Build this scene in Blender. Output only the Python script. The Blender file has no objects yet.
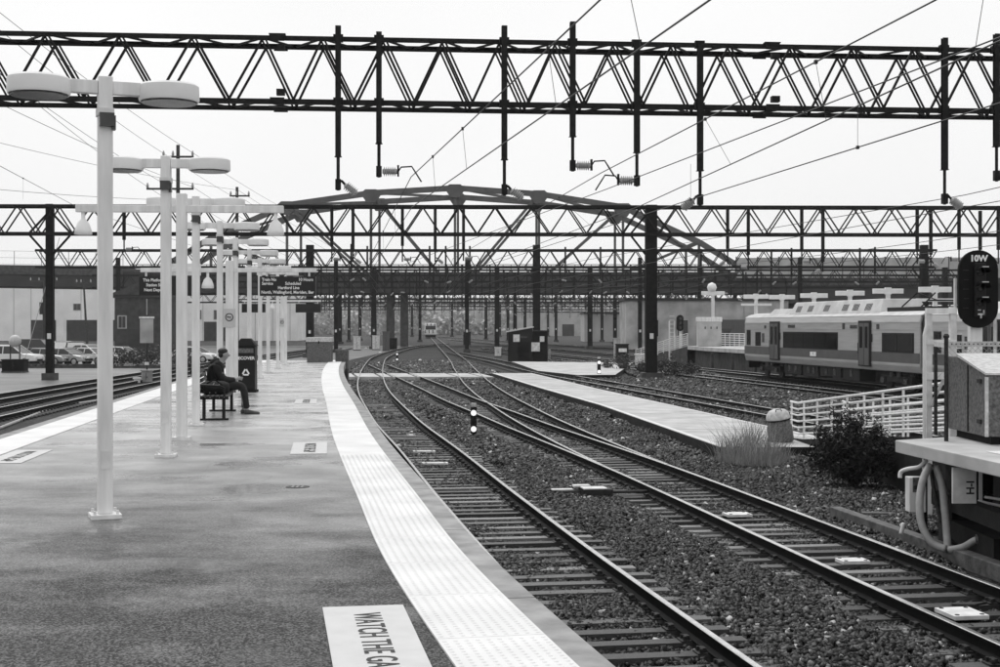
import bpy, bmesh, math, random
import numpy as np
from mathutils import Vector, Matrix, Euler
random.seed(7); rng = np.random.default_rng(7)
scene = bpy.context.scene
COL = scene.collection

# ------------------------------------------------------------------ camera, sky, sun, exposure
EYE = 1.75            # eye height above the platform (platform top is z = 0)
FOC = 1389.0          # focal length in photo pixels (50 mm on a 36 mm frame, 1000 px wide)
HOR = 326.0
cam_data = bpy.data.cameras.new('camera')
cam_data.lens = 50.0; cam_data.sensor_width = 36.0
cam_data.shift_y = -0.0075
cam_data.clip_start = 0.1; cam_data.clip_end = 6000
cam = bpy.data.objects.new('camera', cam_data); COL.objects.link(cam)
cam.location = (0, 0, EYE); cam.rotation_euler = (math.radians(90), 0, 0)
scene.camera = cam

SUN_EL, SUN_AZ = math.radians(58), math.radians(-25)
world = bpy.data.worlds.new('World'); scene.world = world; world.use_nodes = True
wn, wl = world.node_tree.nodes, world.node_tree.links
wn.clear()
w_out = wn.new('ShaderNodeOutputWorld'); w_bg = wn.new('ShaderNodeBackground')
w_sky = wn.new('ShaderNodeTexSky'); w_sky.sky_type = 'NISHITA'; w_sky.sun_disc = False
w_sky.sun_elevation = SUN_EL; w_sky.sun_rotation = SUN_AZ
w_sky.air_density = 1.0; w_sky.dust_density = 6.0; w_sky.ozone_density = 1.0
w_bw = wn.new('ShaderNodeRGBToBW')                      # the photograph is black and white
wl.new(w_sky.outputs[0], w_bw.inputs[0])
w_tc = wn.new('ShaderNodeTexCoord')
w_noise = wn.new('ShaderNodeTexNoise'); w_noise.inputs['Scale'].default_value = 1.6; w_noise.inputs['Detail'].default_value = 4
wl.new(w_tc.outputs['Generated'], w_noise.inputs['Vector'])
w_map = wn.new('ShaderNodeMapRange')                    # an even sheet of cloud, faintly mottled
w_map.inputs['From Min'].default_value = 0.3; w_map.inputs['From Max'].default_value = 0.7; w_map.inputs['To Min'].default_value = 8.5; w_map.inputs['To Max'].default_value = 9.8
wl.new(w_noise.outputs['Fac'], w_map.inputs['Value'])
w_mix = wn.new('ShaderNodeMix'); w_mix.data_type = 'FLOAT'; w_mix.inputs['Factor'].default_value = 0.88
wl.new(w_bw.outputs[0], w_mix.inputs['A']); wl.new(w_map.outputs[0], w_mix.inputs['B'])
wl.new(w_mix.outputs[0], w_bg.inputs['Color']); w_bg.inputs['Strength'].default_value = 0.10
wl.new(w_bg.outputs[0], w_out.inputs['Surface'])

sun_data = bpy.data.lights.new('sun', 'SUN'); sun_data.energy = 1.5; sun_data.angle = math.radians(35)
sun = bpy.data.objects.new('sun', sun_data); COL.objects.link(sun)
sun.rotation_euler = (math.radians(90) - SUN_EL, 0, math.radians(180) - SUN_AZ)
sun.location = (0, 0, 60)
scene.view_settings.view_transform = 'Standard'; scene.view_settings.look = 'None'
scene.view_settings.exposure = 0.16; scene.view_settings.gamma = 1.0
scene.view_settings.use_curve_mapping = False
scene.cycles.use_denoising = True
scene.cycles.max_bounces = 6; scene.cycles.volume_bounces = 1

# ------------------------------------------------------------------ measuring helpers
GZ = -1.66            # ballast level
RZ = -1.40            # rail top
def gp(px, py, z=0.0):
    """point of the level plane z that the photo shows at px, py"""
    d = (EYE - z) / (py - HOR)
    return Vector(((px - 500) * d, FOC * d, z))
def at(px, py, Y):
    return Vector(((px - 500) * Y / FOC, Y, EYE - (py - HOR) * Y / FOC))
def zat(py, Y): return EYE - (py - HOR) * Y / FOC
def xat(px, Y): return (px - 500) * Y / FOC
def spline(pts):
    p = np.array(pts, float); Y, X = p[:, 0], p[:, 1]
    m = np.gradient(X, Y)
    def fn(y):
        y = np.asarray(y, float); i = np.clip(np.searchsorted(Y, y) - 1, 0, len(Y) - 2)
        h = Y[i + 1] - Y[i]; t = (y - Y[i]) / h
        r = ((2*t**3-3*t**2+1)*X[i] + (t**3-2*t**2+t)*h*m[i] + (-2*t**3+3*t**2)*X[i+1] + (t**3-t**2)*h*m[i+1])
        return np.where(y < Y[0], X[0] + (y-Y[0])*m[0], np.where(y > Y[-1], X[-1] + (y-Y[-1])*m[-1], r))
    return fn

# ------------------------------------------------------------------ materials (grey: the picture is black and white)
MATS = {}
def mat(name, v, rough=0.7, var=0.25, scale=4.0, bump=0.0, bscale=40.0, metal=0.0, spec=0.4, world_co=False, stretch=None, detail=6.0):
    m = bpy.data.materials.new(name); m.use_nodes = True
    n, l = m.node_tree.nodes, m.node_tree.links
    b = n['Principled BSDF']
    b.inputs['Roughness'].default_value = rough; b.inputs['Metallic'].default_value = metal
    b.inputs['Specular IOR Level'].default_value = spec
    co = n.new('ShaderNodeNewGeometry').outputs['Position'] if world_co else n.new('ShaderNodeTexCoord').outputs['Object']
    if stretch:
        mp = n.new('ShaderNodeMapping'); mp.inputs['Scale'].default_value = stretch
        l.new(co, mp.inputs['Vector']); co = mp.outputs[0]
    if var > 0:
        t = n.new('ShaderNodeTexNoise'); t.inputs['Scale'].default_value = scale; t.inputs['Detail'].default_value = detail
        l.new(co, t.inputs['Vector'])
        r = n.new('ShaderNodeValToRGB'); e = r.color_ramp.elements
        a, c = v*(1-var), min(1.0, v*(1+var))
        e[0].position, e[0].color = 0.3, (a, a, a, 1); e[1].position, e[1].color = 0.7, (c, c, c, 1)
        l.new(t.outputs['Fac'], r.inputs['Fac']); l.new(r.outputs['Color'], b.inputs['Base Color'])
    else:
        b.inputs['Base Color'].default_value = (v, v, v, 1)
    if bump > 0:
        t2 = n.new('ShaderNodeTexNoise'); t2.inputs['Scale'].default_value = bscale; t2.inputs['Detail'].default_value = 5
        l.new(co, t2.inputs['Vector'])
        bm_ = n.new('ShaderNodeBump'); bm_.inputs['Strength'].default_value = bump; bm_.inputs['Distance'].default_value = 0.02
        l.new(t2.outputs['Fac'], bm_.inputs['Height']); l.new(bm_.outputs[0], b.inputs['Normal'])
    MATS[name] = m
    return m
mat('white_paint', 0.72, 0.45, 0.16, 2.0, 0.05, 60, stretch=(5, 5, .7))
mat('lamp_white', 0.80, 0.4, 0.06, 3.0)
mat('white_dirty', 0.66, 0.6, 0.22, 5.0, 0.1, 50)
mat('lens_dark', 0.05, 0.25, 0.3, 6.0)
mat('tactile', 0.66, 0.55, 0.12, 1.4, 0.06, 90)
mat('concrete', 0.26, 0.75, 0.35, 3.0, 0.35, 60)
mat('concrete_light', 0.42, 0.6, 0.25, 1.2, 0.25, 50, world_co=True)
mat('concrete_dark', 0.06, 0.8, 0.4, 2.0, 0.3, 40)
mat('steel_dark', 0.010, 0.6, 0.5, 6.0, 0.15, 80, spec=0.15)
mat('steel_post', 0.008, 0.65, 0.5, 5.0, 0.2, 60, spec=0.12)
mat('bridge_steel', 0.085, 0.6, 0.25, 0.5)
mat('bridge_deck', 0.028, 0.7, 0.3, 0.4)
mat('rail_side', 0.006, 0.7, 0.4, 20.0, 0.1, 80, spec=0.08)
mat('rail_head', 0.68, 0.22, 0.15, 8.0, 0.0, metal=0.9, spec=0.5)
mat('tie_a', 0.034, 0.42, 0.5, 9.0, 0.5, 40, stretch=(1, 8, 8), spec=0.45)
mat('tie_b', 0.065, 0.36, 0.5, 9.0, 0.5, 40, stretch=(1, 8, 8), spec=0.5)
mat('tie_c', 0.19, 0.32, 0.45, 9.0, 0.5, 40, stretch=(1, 8, 8), spec=0.5)
mat('iron', 0.022, 0.55, 0.7, 20.0, spec=0.3)
mat('painted_shade', 0.014, 0.8, 0.6, 3.0, 0.3, 30, spec=0.2)  # near-black tone that paints in shade below slabs and on their sides
mat('insulator', 0.36, 0.25, 0.1, 10.0)
mat('wire', 0.02, 0.5, 0.0)
mat('black_paint', 0.005, 0.45, 0.3, 5.0, spec=0.25)
mat('black_matte', 0.006, 0.75, 0.3, 5.0, spec=0.15)
mat('text_black', 0.02, 0.7, 0.0)
mat('text_white', 0.8, 0.6, 0.0)
m_ = mat('lit_lens', 0.8, 0.4, 0.0); m_.node_tree.nodes['Principled BSDF'].inputs['Emission Color'].default_value = (1, 1, 1, 1); m_.node_tree.nodes['Principled BSDF'].inputs['Emission Strength'].default_value = 0.7   # lit signal lamps
mat('placard', 0.52, 0.5, 0.06, 6.0, 0.05, 80)
mat('train_silver', 0.46, 0.35, 0.12, 1.5, 0.0, metal=0.35, stretch=(0.4, 0.4, 6))
mat('train_stripe', 0.085, 0.4, 0.15, 2.0)
mat('train_roof', 0.5, 0.5, 0.18, 1.5)
mat('train_glass', 0.004, 0.12, 0.0, spec=0.25)
mat('train_under', 0.006, 0.7, 0.5, 3.0)
mat('grey_box', 0.105, 0.6, 0.6, 22.0, 0.2, 40)
mat('grey_lid', 0.5, 0.5, 0.25, 14.0, 0.1, 40)
mat('hose', 0.34, 0.45, 0.15, 10.0)
mat('leaf_dark', 0.014, 0.55, 0.5, 3.0, spec=0.3)
mat('leaf_weed', 0.05, 0.6, 0.5, 3.0)
mat('straw', 0.28, 0.7, 0.4, 3.0)
mat('bark', 0.05, 0.8, 0.4, 6.0)
mat('skin', 0.27, 0.5, 0.05, 20.0)
mat('cloth_black', 0.006, 0.85, 0.4, 12.0, 0.3, 120)
mat('cloth_trousers', 0.014, 0.85, 0.4, 12.0, 0.3, 120)
mat('hair', 0.008, 0.5, 0.3, 40.0)
mat('shoe', 0.05, 0.4, 0.3, 20.0)
mat('building_white', 0.85, 0.6, 0.10, 0.25)
mat('building_grey', 0.42, 0.7, 0.2, 0.3)
mat('building_dark', 0.035, 0.7, 0.35, 0.8)
mat('brick_dark', 0.05, 0.8, 0.4, 1.5)
mat('glass_dark', 0.02, 0.1, 0.0, spec=0.5)
mat('tyre', 0.012, 0.8, 0.0)
mat('rim', 0.4, 0.35, 0.0, metal=0.6)
mat('car_white', 0.72, 0.25, 0.0, spec=0.5)
mat('car_silver', 0.38, 0.25, 0.0, metal=0.4)
mat('car_black', 0.012, 0.15, 0.0, spec=0.5)
mat('car_dark', 0.05, 0.2, 0.0, spec=0.5)
mat('headlight', 0.6, 0.1, 0.0)
mat('far_wood', 0.5, 0.9, 0.55, 0.22, stretch=(1, 1, .35))  # pale tone puts distance haze into the colour
mat('dirt', 0.10, 0.45, 0.5, 0.25, 0.3, 12, world_co=True, spec=0.5)
mat('wall_stone', 0.42, 0.8, 0.35, 0.5)
mat('board_black', 0.006, 0.35, 0.0)
mat('timber', 0.09, 0.65, 0.5, 7.0, 0.4, 30)

def ballast_material():
    m = bpy.data.materials.new('ballast'); m.use_nodes = True
    n, l = m.node_tree.nodes, m.node_tree.links; b = n['Principled BSDF']
    g = n.new('ShaderNodeNewGeometry')
    v = n.new('ShaderNodeTexVoronoi'); v.inputs['Scale'].default_value = 17
    l.new(g.outputs['Position'], v.inputs['Vector'])
    t = n.new('ShaderNodeTexNoise'); t.inputs['Scale'].default_value = 0.35; t.inputs['Detail'].default_value = 5
    l.new(g.outputs['Position'], t.inputs['Vector'])
    bw = n.new('ShaderNodeRGBToBW'); l.new(v.outputs['Color'], bw.inputs[0])
    r = n.new('ShaderNodeValToRGB'); e = r.color_ramp.elements
    e[0].position, e[0].color = 0.1, (0.004, 0.004, 0.004, 1); e[1].position, e[1].color = 0.9, (0.07, 0.07, 0.07, 1)  # dark base tone paints in the shaded gaps between loose stones
    l.new(bw.outputs[0], r.inputs[0])
    r2 = n.new('ShaderNodeValToRGB'); e = r2.color_ramp.elements
    e[0].position, e[0].color = 0.3, (0.6, 0.6, 0.6, 1); e[1].position, e[1].color = 0.7, (1.1, 1.1, 1.1, 1)
    l.new(t.outputs['Fac'], r2.inputs[0])
    mx = n.new('ShaderNodeMix'); mx.data_type = 'RGBA'; mx.blend_type = 'MULTIPLY'; mx.inputs['Factor'].default_value = 1
    l.new(r.outputs[0], mx.inputs['A']); l.new(r2.outputs[0], mx.inputs['B']); l.new(mx.outputs['Result'], b.inputs['Base Color'])
    bp = n.new('ShaderNodeBump'); bp.inputs['Strength'].default_value = 0.9; bp.inputs['Distance'].default_value = 0.05; bp.invert = True
    l.new(v.outputs['Distance'], bp.inputs['Height']); l.new(bp.outputs[0], b.inputs['Normal'])
    b.inputs['Roughness'].default_value = 0.7; b.inputs['Specular IOR Level'].default_value = 0.12
    MATS['ballast'] = m
    m = bpy.data.materials.new('stone'); m.use_nodes = True
    n, l = m.node_tree.nodes, m.node_tree.links; b = n['Principled BSDF']
    a = n.new('ShaderNodeAttribute'); a.attribute_name = 'shade'
    l.new(a.outputs['Fac'], b.inputs['Base Color']); b.inputs['Roughness'].default_value = 0.45; b.inputs['Specular IOR Level'].default_value = 0.22
    MATS['stone'] = m
ballast_material()

def asphalt_material():
    m = bpy.data.materials.new('wet_asphalt'); m.use_nodes = True
    n, l = m.node_tree.nodes, m.node_tree.links; b = n['Principled BSDF']
    g = n.new('ShaderNodeNewGeometry')
    vor = n.new('ShaderNodeTexVoronoi'); vor.inputs['Scale'].default_value = 88
    l.new(g.outputs['Position'], vor.inputs['Vector'])
    fine = n.new('ShaderNodeRGBToBW'); l.new(vor.outputs['Color'], fine.inputs[0])
    mp = n.new('ShaderNodeMapping'); mp.inputs['Scale'].default_value = (0.8, 1.1, 1); l.new(g.outputs['Position'], mp.inputs['Vector'])
    big = n.new('ShaderNodeTexNoise'); big.inputs['Scale'].default_value = 1.0; big.inputs['Detail'].default_value = 7; big.inputs['Roughness'].default_value = 0.62
    l.new(mp.outputs[0], big.inputs['Vector'])
    r = n.new('ShaderNodeValToRGB'); e = r.color_ramp.elements
    e[0].position, e[0].color = 0.42, (0.002, 0.002, 0.002, 1); e[1].position, e[1].color = 0.74, (0.13, 0.13, 0.13, 1)
    l.new(fine.outputs[0], r.inputs[0])
    r2 = n.new('ShaderNodeValToRGB'); e = r2.color_ramp.elements
    e[0].position, e[0].color = 0.35, (0.82, 0.82, 0.82, 1); e[1].position, e[1].color = 0.65, (1.18, 1.18, 1.18, 1)
    l.new(big.outputs['Fac'], r2.inputs[0])
    mx = n.new('ShaderNodeMix'); mx.data_type = 'RGBA'; mx.blend_type = 'MULTIPLY'; mx.inputs['Factor'].default_value = 1
    l.new(r.outputs[0], mx.inputs['A']); l.new(r2.outputs[0], mx.inputs['B']); l.new(mx.outputs['Result'], b.inputs['Base Color'])
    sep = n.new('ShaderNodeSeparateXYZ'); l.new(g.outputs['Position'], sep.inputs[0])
    sheen_y = n.new('ShaderNodeMath'); sheen_y.operation = 'MULTIPLY_ADD'; l.new(big.outputs['Fac'], sheen_y.inputs[0]); sheen_y.inputs[1].default_value = 14.0; l.new(sep.outputs['Y'], sheen_y.inputs[2])  # noise-broken ramp along Y that paints the grazing sheen, dark near to pale far
    wm = n.new('ShaderNodeMapRange'); wm.inputs['From Min'].default_value = 15.5; wm.inputs['From Max'].default_value = 33; l.new(sheen_y.outputs[0], wm.inputs['Value'])
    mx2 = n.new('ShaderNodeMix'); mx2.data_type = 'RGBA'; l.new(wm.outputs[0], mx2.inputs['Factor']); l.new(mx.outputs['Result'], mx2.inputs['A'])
    pale = n.new('ShaderNodeMix'); pale.data_type = 'RGBA'; pale.blend_type = 'MULTIPLY'; pale.inputs['Factor'].default_value = 1; pale.inputs['A'].default_value = (.42, .42, .42, 1); l.new(r2.outputs[0], pale.inputs['B'])  # pale far tone, grazing sky sheen put into the base colour
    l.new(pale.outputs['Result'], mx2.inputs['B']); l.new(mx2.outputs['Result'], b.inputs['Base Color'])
    rr = n.new('ShaderNodeMapRange'); rr.inputs['From Min'].default_value = 0.35; rr.inputs['From Max'].default_value = 0.65
    rr.inputs['To Min'].default_value = 0.18; rr.inputs['To Max'].default_value = 0.36
    l.new(big.outputs['Fac'], rr.inputs['Value'])
    rx = n.new('ShaderNodeMix'); rx.data_type = 'FLOAT'; l.new(wm.outputs[0], rx.inputs['Factor']); rx.inputs['A'].default_value = 0.5; l.new(rr.outputs[0], rx.inputs['B']); 
    pud = n.new('ShaderNodeTexNoise'); pud.inputs['Scale'].default_value = 0.55; pud.inputs['Detail'].default_value = 8; pud.inputs['Roughness'].default_value = 0.6
    l.new(g.outputs['Position'], pud.inputs['Vector'])
    pm = n.new('ShaderNodeMapRange'); pm.inputs['From Min'].default_value = 0.54; pm.inputs['From Max'].default_value = 0.62; l.new(pud.outputs['Fac'], pm.inputs['Value'])
    ry = n.new('ShaderNodeMix'); ry.data_type = 'FLOAT'; l.new(pm.outputs[0], ry.inputs['Factor']); l.new(rx.outputs[0], ry.inputs['A']); ry.inputs['B'].default_value = 0.12; l.new(ry.outputs[0], b.inputs['Roughness'])
    damp = n.new('ShaderNodeMix'); damp.data_type = 'RGBA'; damp.blend_type = 'MULTIPLY'; l.new(pm.outputs[0], damp.inputs['Factor']); l.new(mx2.outputs['Result'], damp.inputs['A']); damp.inputs['B'].default_value = (.62, .62, .62, 1)
    wob = n.new('ShaderNodeMix'); wob.data_type = 'RGBA'; wob.blend_type = 'ADD'; wob.inputs['Factor'].default_value = 0.5; l.new(g.outputs['Position'], wob.inputs['A']); l.new(pud.outputs['Color'], wob.inputs['B'])
    ck = n.new('ShaderNodeTexVoronoi'); ck.feature = 'DISTANCE_TO_EDGE'; ck.inputs['Scale'].default_value = 0.42; l.new(wob.outputs['Result'], ck.inputs['Vector'])
    cm = n.new('ShaderNodeMapRange'); cm.inputs['From Min'].default_value = 0.001; cm.inputs['From Max'].default_value = 0.005; cm.inputs['To Min'].default_value = 0.78; l.new(ck.outputs['Distance'], cm.inputs['Value'])
    crk = n.new('ShaderNodeMix'); crk.data_type = 'RGBA'; crk.blend_type = 'MULTIPLY'; crk.inputs['Factor'].default_value = 1; l.new(damp.outputs['Result'], crk.inputs['A']); l.new(cm.outputs[0], crk.inputs['B']); l.new(crk.outputs['Result'], b.inputs['Base Color'])
    bp = n.new('ShaderNodeBump'); bp.inputs['Strength'].default_value = 0.5; bp.inputs['Distance'].default_value = 0.003
    l.new(fine.outputs[0], bp.inputs['Height']); l.new(bp.outputs[0], b.inputs['Normal'])
    sx = n.new('ShaderNodeMix'); sx.data_type = 'FLOAT'; l.new(wm.outputs[0], sx.inputs['Factor']); sx.inputs['A'].default_value = 0.10; sx.inputs['B'].default_value = 0.65; l.new(sx.outputs[0], b.inputs['Specular IOR Level'])
    MATS['wet_asphalt'] = m
asphalt_material()

# ------------------------------------------------------------------ mesh helpers
class MB:
    def __init__(s): s.v = []; s.f = []; s.m = []
    def add(s, vs, fs, mi=0):
        o = len(s.v); s.v.extend([tuple(p) for p in vs]); s.f.extend([tuple(i + o for i in f) for f in fs]); s.m.extend([mi]*len(fs)); return s
    def box(s, c, size, rot=None, mi=0):
        hx, hy, hz = size[0]/2, size[1]/2, size[2]/2
        ps = [Vector((x, y, z)) for z in (-hz, hz) for y in (-hy, hy) for x in (-hx, hx)]
        if rot is not None:
            R = Euler(rot).to_matrix() if not isinstance(rot, Matrix) else rot
            ps = [R @ p for p in ps]
        c = Vector(c); ps = [p + c for p in ps]
        return s.add(ps, [(0, 2, 3, 1), (4, 5, 7, 6), (0, 1, 5, 4), (2, 6, 7, 3), (0, 4, 6, 2), (1, 3, 7, 5)], mi)
    def bx(s, x0, x1, y0, y1, z0, z1, mi=0):
        return s.box(((x0+x1)/2, (y0+y1)/2, (z0+z1)/2), (abs(x1-x0), abs(y1-y0), abs(z1-z0)), None, mi)
    def bar(s, a, b, w, h=None, mi=0, up=(0, 0, 1)):
        a, b = Vector(a), Vector(b); h = h or w; d = b - a; L = d.length
        if L < 1e-6: return s
        z = d / L; u = Vector(up)
        if abs(z.dot(u)) > 0.98: u = Vector((0, 1, 0))
        x = u.cross(z).normalized(); y = z.cross(x)
        R = Matrix((x, y, z)).transposed()
        return s.box((a + b)/2, (w, h, L), R, mi)
    def tube(s, path, r, n=8, mi=0, cap=True):
        path = [Vector(p) for p in path]; rs = r if isinstance(r, (list, tuple)) else [r]*len(path)
        vs, fs = [], []
        px = None
        for i, p in enumerate(path):
            d = (path[min(i+1, len(path)-1)] - path[max(i-1, 0)]).normalized()
            if px is None:
                u = Vector((0, 0, 1)) if abs(d.z) < 0.9 else Vector((1, 0, 0))
                px = u.cross(d).normalized()
            else:
                px = (px - d * px.dot(d)).normalized()
            py = d.cross(px)
            for k in range(n):
                a = 2*math.pi*k/n; vs.append(p + (px*math.cos(a) + py*math.sin(a))*rs[i])
        for i in range(len(path)-1):
            for k in range(n):
                fs.append((i*n+k, i*n+(k+1) % n, (i+1)*n+(k+1) % n, (i+1)*n+k))
        if cap:
            fs.append(tuple(reversed(range(n)))); fs.append(tuple((len(path)-1)*n+k for k in range(n)))
        return s.add(vs, fs, mi)
    def lathe(s, prof, c=(0, 0, 0), axis=(0, 0, 1), n=16, mi=0):
        """prof: (radius, height along axis)"""
        z = Vector(axis).normalized(); u = Vector((0, 1, 0)) if abs(z.y) < 0.9 else Vector((1, 0, 0))
        x = u.cross(z).normalized(); y = z.cross(x); c = Vector(c)
        vs, fs = [], []
        for r, h in prof:
            for k in range(n):
                a = 2*math.pi*k/n; vs.append(c + z*h + (x*math.cos(a) + y*math.sin(a))*r)
        for i in range(len(prof)-1):
            for k in range(n): fs.append((i*n+k, i*n+(k+1) % n, (i+1)*n+(k+1) % n, (i+1)*n+k))
        fs.append(tuple(reversed(range(n)))); fs.append(tuple((len(prof)-1)*n+k for k in range(n)))
        return s.add(vs, fs, mi)
    def prism(s, poly, z0, z1, mi=0):
        n = len(poly); vs = [(p[0], p[1], z0) for p in poly] + [(p[0], p[1], z1) for p in poly]
        fs = [tuple(reversed(range(n))), tuple(range(n, 2*n))] + [(k, (k+1) % n, n+(k+1) % n, n+k) for k in range(n)]
        return s.add(vs, fs, mi)
    def extrude_y(s, poly_xz, y0, y1, mi=0):
        n = len(poly_xz); vs = [(p[0], y0, p[1]) for p in poly_xz] + [(p[0], y1, p[1]) for p in poly_xz]
        fs = [tuple(range(n)), tuple(reversed(range(n, 2*n)))] + [(k, n+k, n+(k+1) % n, (k+1) % n) for k in range(n)]
        return s.add(vs, fs, mi)
    def mesh(s, name, mats, smooth=False):
        me = bpy.data.meshes.new(name); me.from_pydata(s.v, [], s.f)
        for m in (mats if isinstance(mats, (list, tuple)) else [mats]): me.materials.append(MATS[m])
        if any(s.m): me.polygons.foreach_set('material_index', s.m)
        if smooth: me.polygons.foreach_set('use_smooth', [True]*len(me.polygons))
        me.update()
        return me
    def build(s, name, mats, parent=None, loc=(0, 0, 0), rz=0.0, smooth=False, bevel=0.0, **tags):
        o = link(name, s.mesh(name, mats, smooth), parent, loc, rz)
        if bevel > 0:
            md = o.modifiers.new('bevel', 'BEVEL'); md.width = bevel; md.segments = 2; md.limit_method = 'ANGLE'; md.angle_limit = 0.6
        for k, v in tags.items(): o[k] = v
        return o
def link(name, data, parent=None, loc=(0, 0, 0), rz=0.0, rot=None, scale=None):
    o = bpy.data.objects.new(name, data); COL.objects.link(o)
    o.location = loc; o.rotation_euler = rot if rot is not None else (0, 0, rz)
    if scale is not None: o.scale = scale
    if parent is not None: o.parent = parent
    return o
def tag(o, label=None, category=None, group=None, kind=None):
    if label: o['label'] = label
    if category: o['category'] = category
    if group: o['group'] = group
    if kind: o['kind'] = kind
    return o
def thing(name, label, category, loc=(0, 0, 0), rz=0.0, group=None):
    return tag(link(name, None, None, loc, rz), label, category, group)
def copy_tree(o, parent=None):
    c = o.copy(); COL.objects.link(c); c.parent = parent
    for ch in list(o.children): copy_tree(ch, c)
    return c
def text(body, size, material, parent, mx, extrude=0.002, name='lettering', align='CENTER', offset=0.0, space=1.0):
    cu = bpy.data.curves.new(name, 'FONT'); cu.body = body; cu.size = size; cu.extrude = extrude; cu.offset = offset
    cu.align_x = align; cu.align_y = 'CENTER'; cu.resolution_u = 3; cu.space_character = space
    tmp = bpy.data.objects.new('tmp', cu); COL.objects.link(tmp)
    dg = bpy.context.evaluated_depsgraph_get()
    me = bpy.data.meshes.new_from_object(tmp.evaluated_get(dg))
    bpy.data.objects.remove(tmp); me.materials.clear(); me.materials.append(MATS[material])
    o = bpy.data.objects.new(name, me); COL.objects.link(o); o.parent = parent; o.matrix_local = mx
    return o
FACE_CAM = Matrix.Rotation(math.radians(90), 4, 'X')      # text standing upright and facing -y
ORD = ['first', 'second', 'third', 'fourth', 'fifth', 'sixth', 'seventh', 'eighth', 'ninth', 'tenth', 'eleventh', 'twelfth']

# ------------------------------------------------------------------ ground
gb = MB(); gb.add([(-900, -60, GZ), (900, -60, GZ), (900, 1500, GZ), (-900, 1500, GZ)], [(0, 1, 2, 3)])
tag(gb.build('ground', 'ballast'), kind='structure')
# ------------------------------------------------------------------ the platform we stand on
edge_r = spline([(-6, 3.2), (3, 1.5), (7.13, 0.60), (10.3, -0.02), (14.5, -0.68), (21.3, -1.72), (31.5, -3.12), (40.2, -4.33), (51.7, -5.80), (60, -6.75), (71, -7.85)])
edge_l = spline([(-6, -4.9), (10, -6.7), (22.3, -8.04), (31.3, -9.0), (39, -9.8), (48, -10.7), (60, -11.7), (71, -12.5)])
PY0, PY1 = -6.0, 71.0
def offset_pt(fn, y, d):
    s = float(fn(y + .05) - fn(y - .05)) / .1; n = math.hypot(1, s)
    return (float(fn(y)) + d / n, y - d * s / n)
ys = np.linspace(PY0, PY1, 90)
def ribbon(mb, A, B, z0, z1, mi=0):
    """closed solid strip between two polylines"""
    n = len(A); vs = []
    for z in (z1, z0):
        vs += [(p[0], p[1], z) for p in A] + [(p[0], p[1], z) for p in B]
    fs = []
    for i in range(n-1):
        fs.append((i, n+i, n+i+1, i+1)); fs.append((2*n+i, 2*n+i+1, 3*n+i+1, 3*n+i))
        fs.append((i, i+1, 2*n+i+1, 2*n+i)); fs.append((n+i, 3*n+i, 3*n+i+1, n+i+1))
    fs.append((0, 2*n, 3*n, n)); fs.append((n-1, 2*n-1, 4*n-1, 3*n-1))
    mb.add(vs, fs, mi)
plat = MB()
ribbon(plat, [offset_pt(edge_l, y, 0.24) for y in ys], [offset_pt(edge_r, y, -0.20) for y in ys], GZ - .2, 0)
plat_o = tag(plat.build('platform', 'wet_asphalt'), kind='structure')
def strip_pieces(name, fn, d0, d1, z0, z1, material, y0, y1, step, gap, domes_to=0, parent=None):
    y = y0; k = 0
    while y < y1 - 0.1:
        ye = min(y + step, y1)
        mb = MB(); sub = np.linspace(y, ye - gap, 4)
        ribbon(mb, [offset_pt(fn, t, d0) for t in sub], [offset_pt(fn, t, d1) for t in sub], z0, z1)
        if ye <= domes_to:
            for t in np.arange(y + .04, ye - gap - .02, .061):
                for q in range(10):
                    d = d0 + (d1 - d0) * (q + .5) / 10
                    x, yy = offset_pt(fn, t, d)
                    r0, r1 = .0155, .009
                    vs = [(x + r0*math.cos(a), yy + r0*math.sin(a), z1) for a in np.arange(6)*math.pi/3] + [(x + r1*math.cos(a), yy + r1*math.sin(a), z1 + .005) for a in np.arange(6)*math.pi/3]
                    mb.add(vs, [(i, (i+1) % 6, 6+(i+1) % 6, 6+i) for i in range(6)] + [tuple(range(6, 12))])
        mb.build(name, material, parent)
        y = ye; k += 1
strip_pieces('coping_stone', edge_r, -0.20, 0.0, -0.30, -0.006, 'concrete', PY0, PY1, 3.0, 0.018, parent=plat_o)
strip_pieces('coping_stone', edge_l, 0.0, 0.24, -0.30, -0.006, 'concrete', PY0, PY1, 6.0, 0.018, parent=plat_o)
strip_pieces('tactile_tile', edge_r, -0.815, -0.198, -0.01, 0.012, 'tactile', 3.0, PY1, 1.22, 0.007, domes_to=20, parent=plat_o)
strip_pieces('tactile_tile', edge_l, 0.26, 0.90, -0.01, 0.012, 'tactile', 12.0, PY1, 2.44, 0.010, parent=plat_o)
# wall below the coping
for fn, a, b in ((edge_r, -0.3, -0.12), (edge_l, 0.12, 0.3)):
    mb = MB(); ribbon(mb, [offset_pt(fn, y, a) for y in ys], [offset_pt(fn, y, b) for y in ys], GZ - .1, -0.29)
    mb.build('platform_wall', 'concrete_dark', plat_o)

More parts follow.
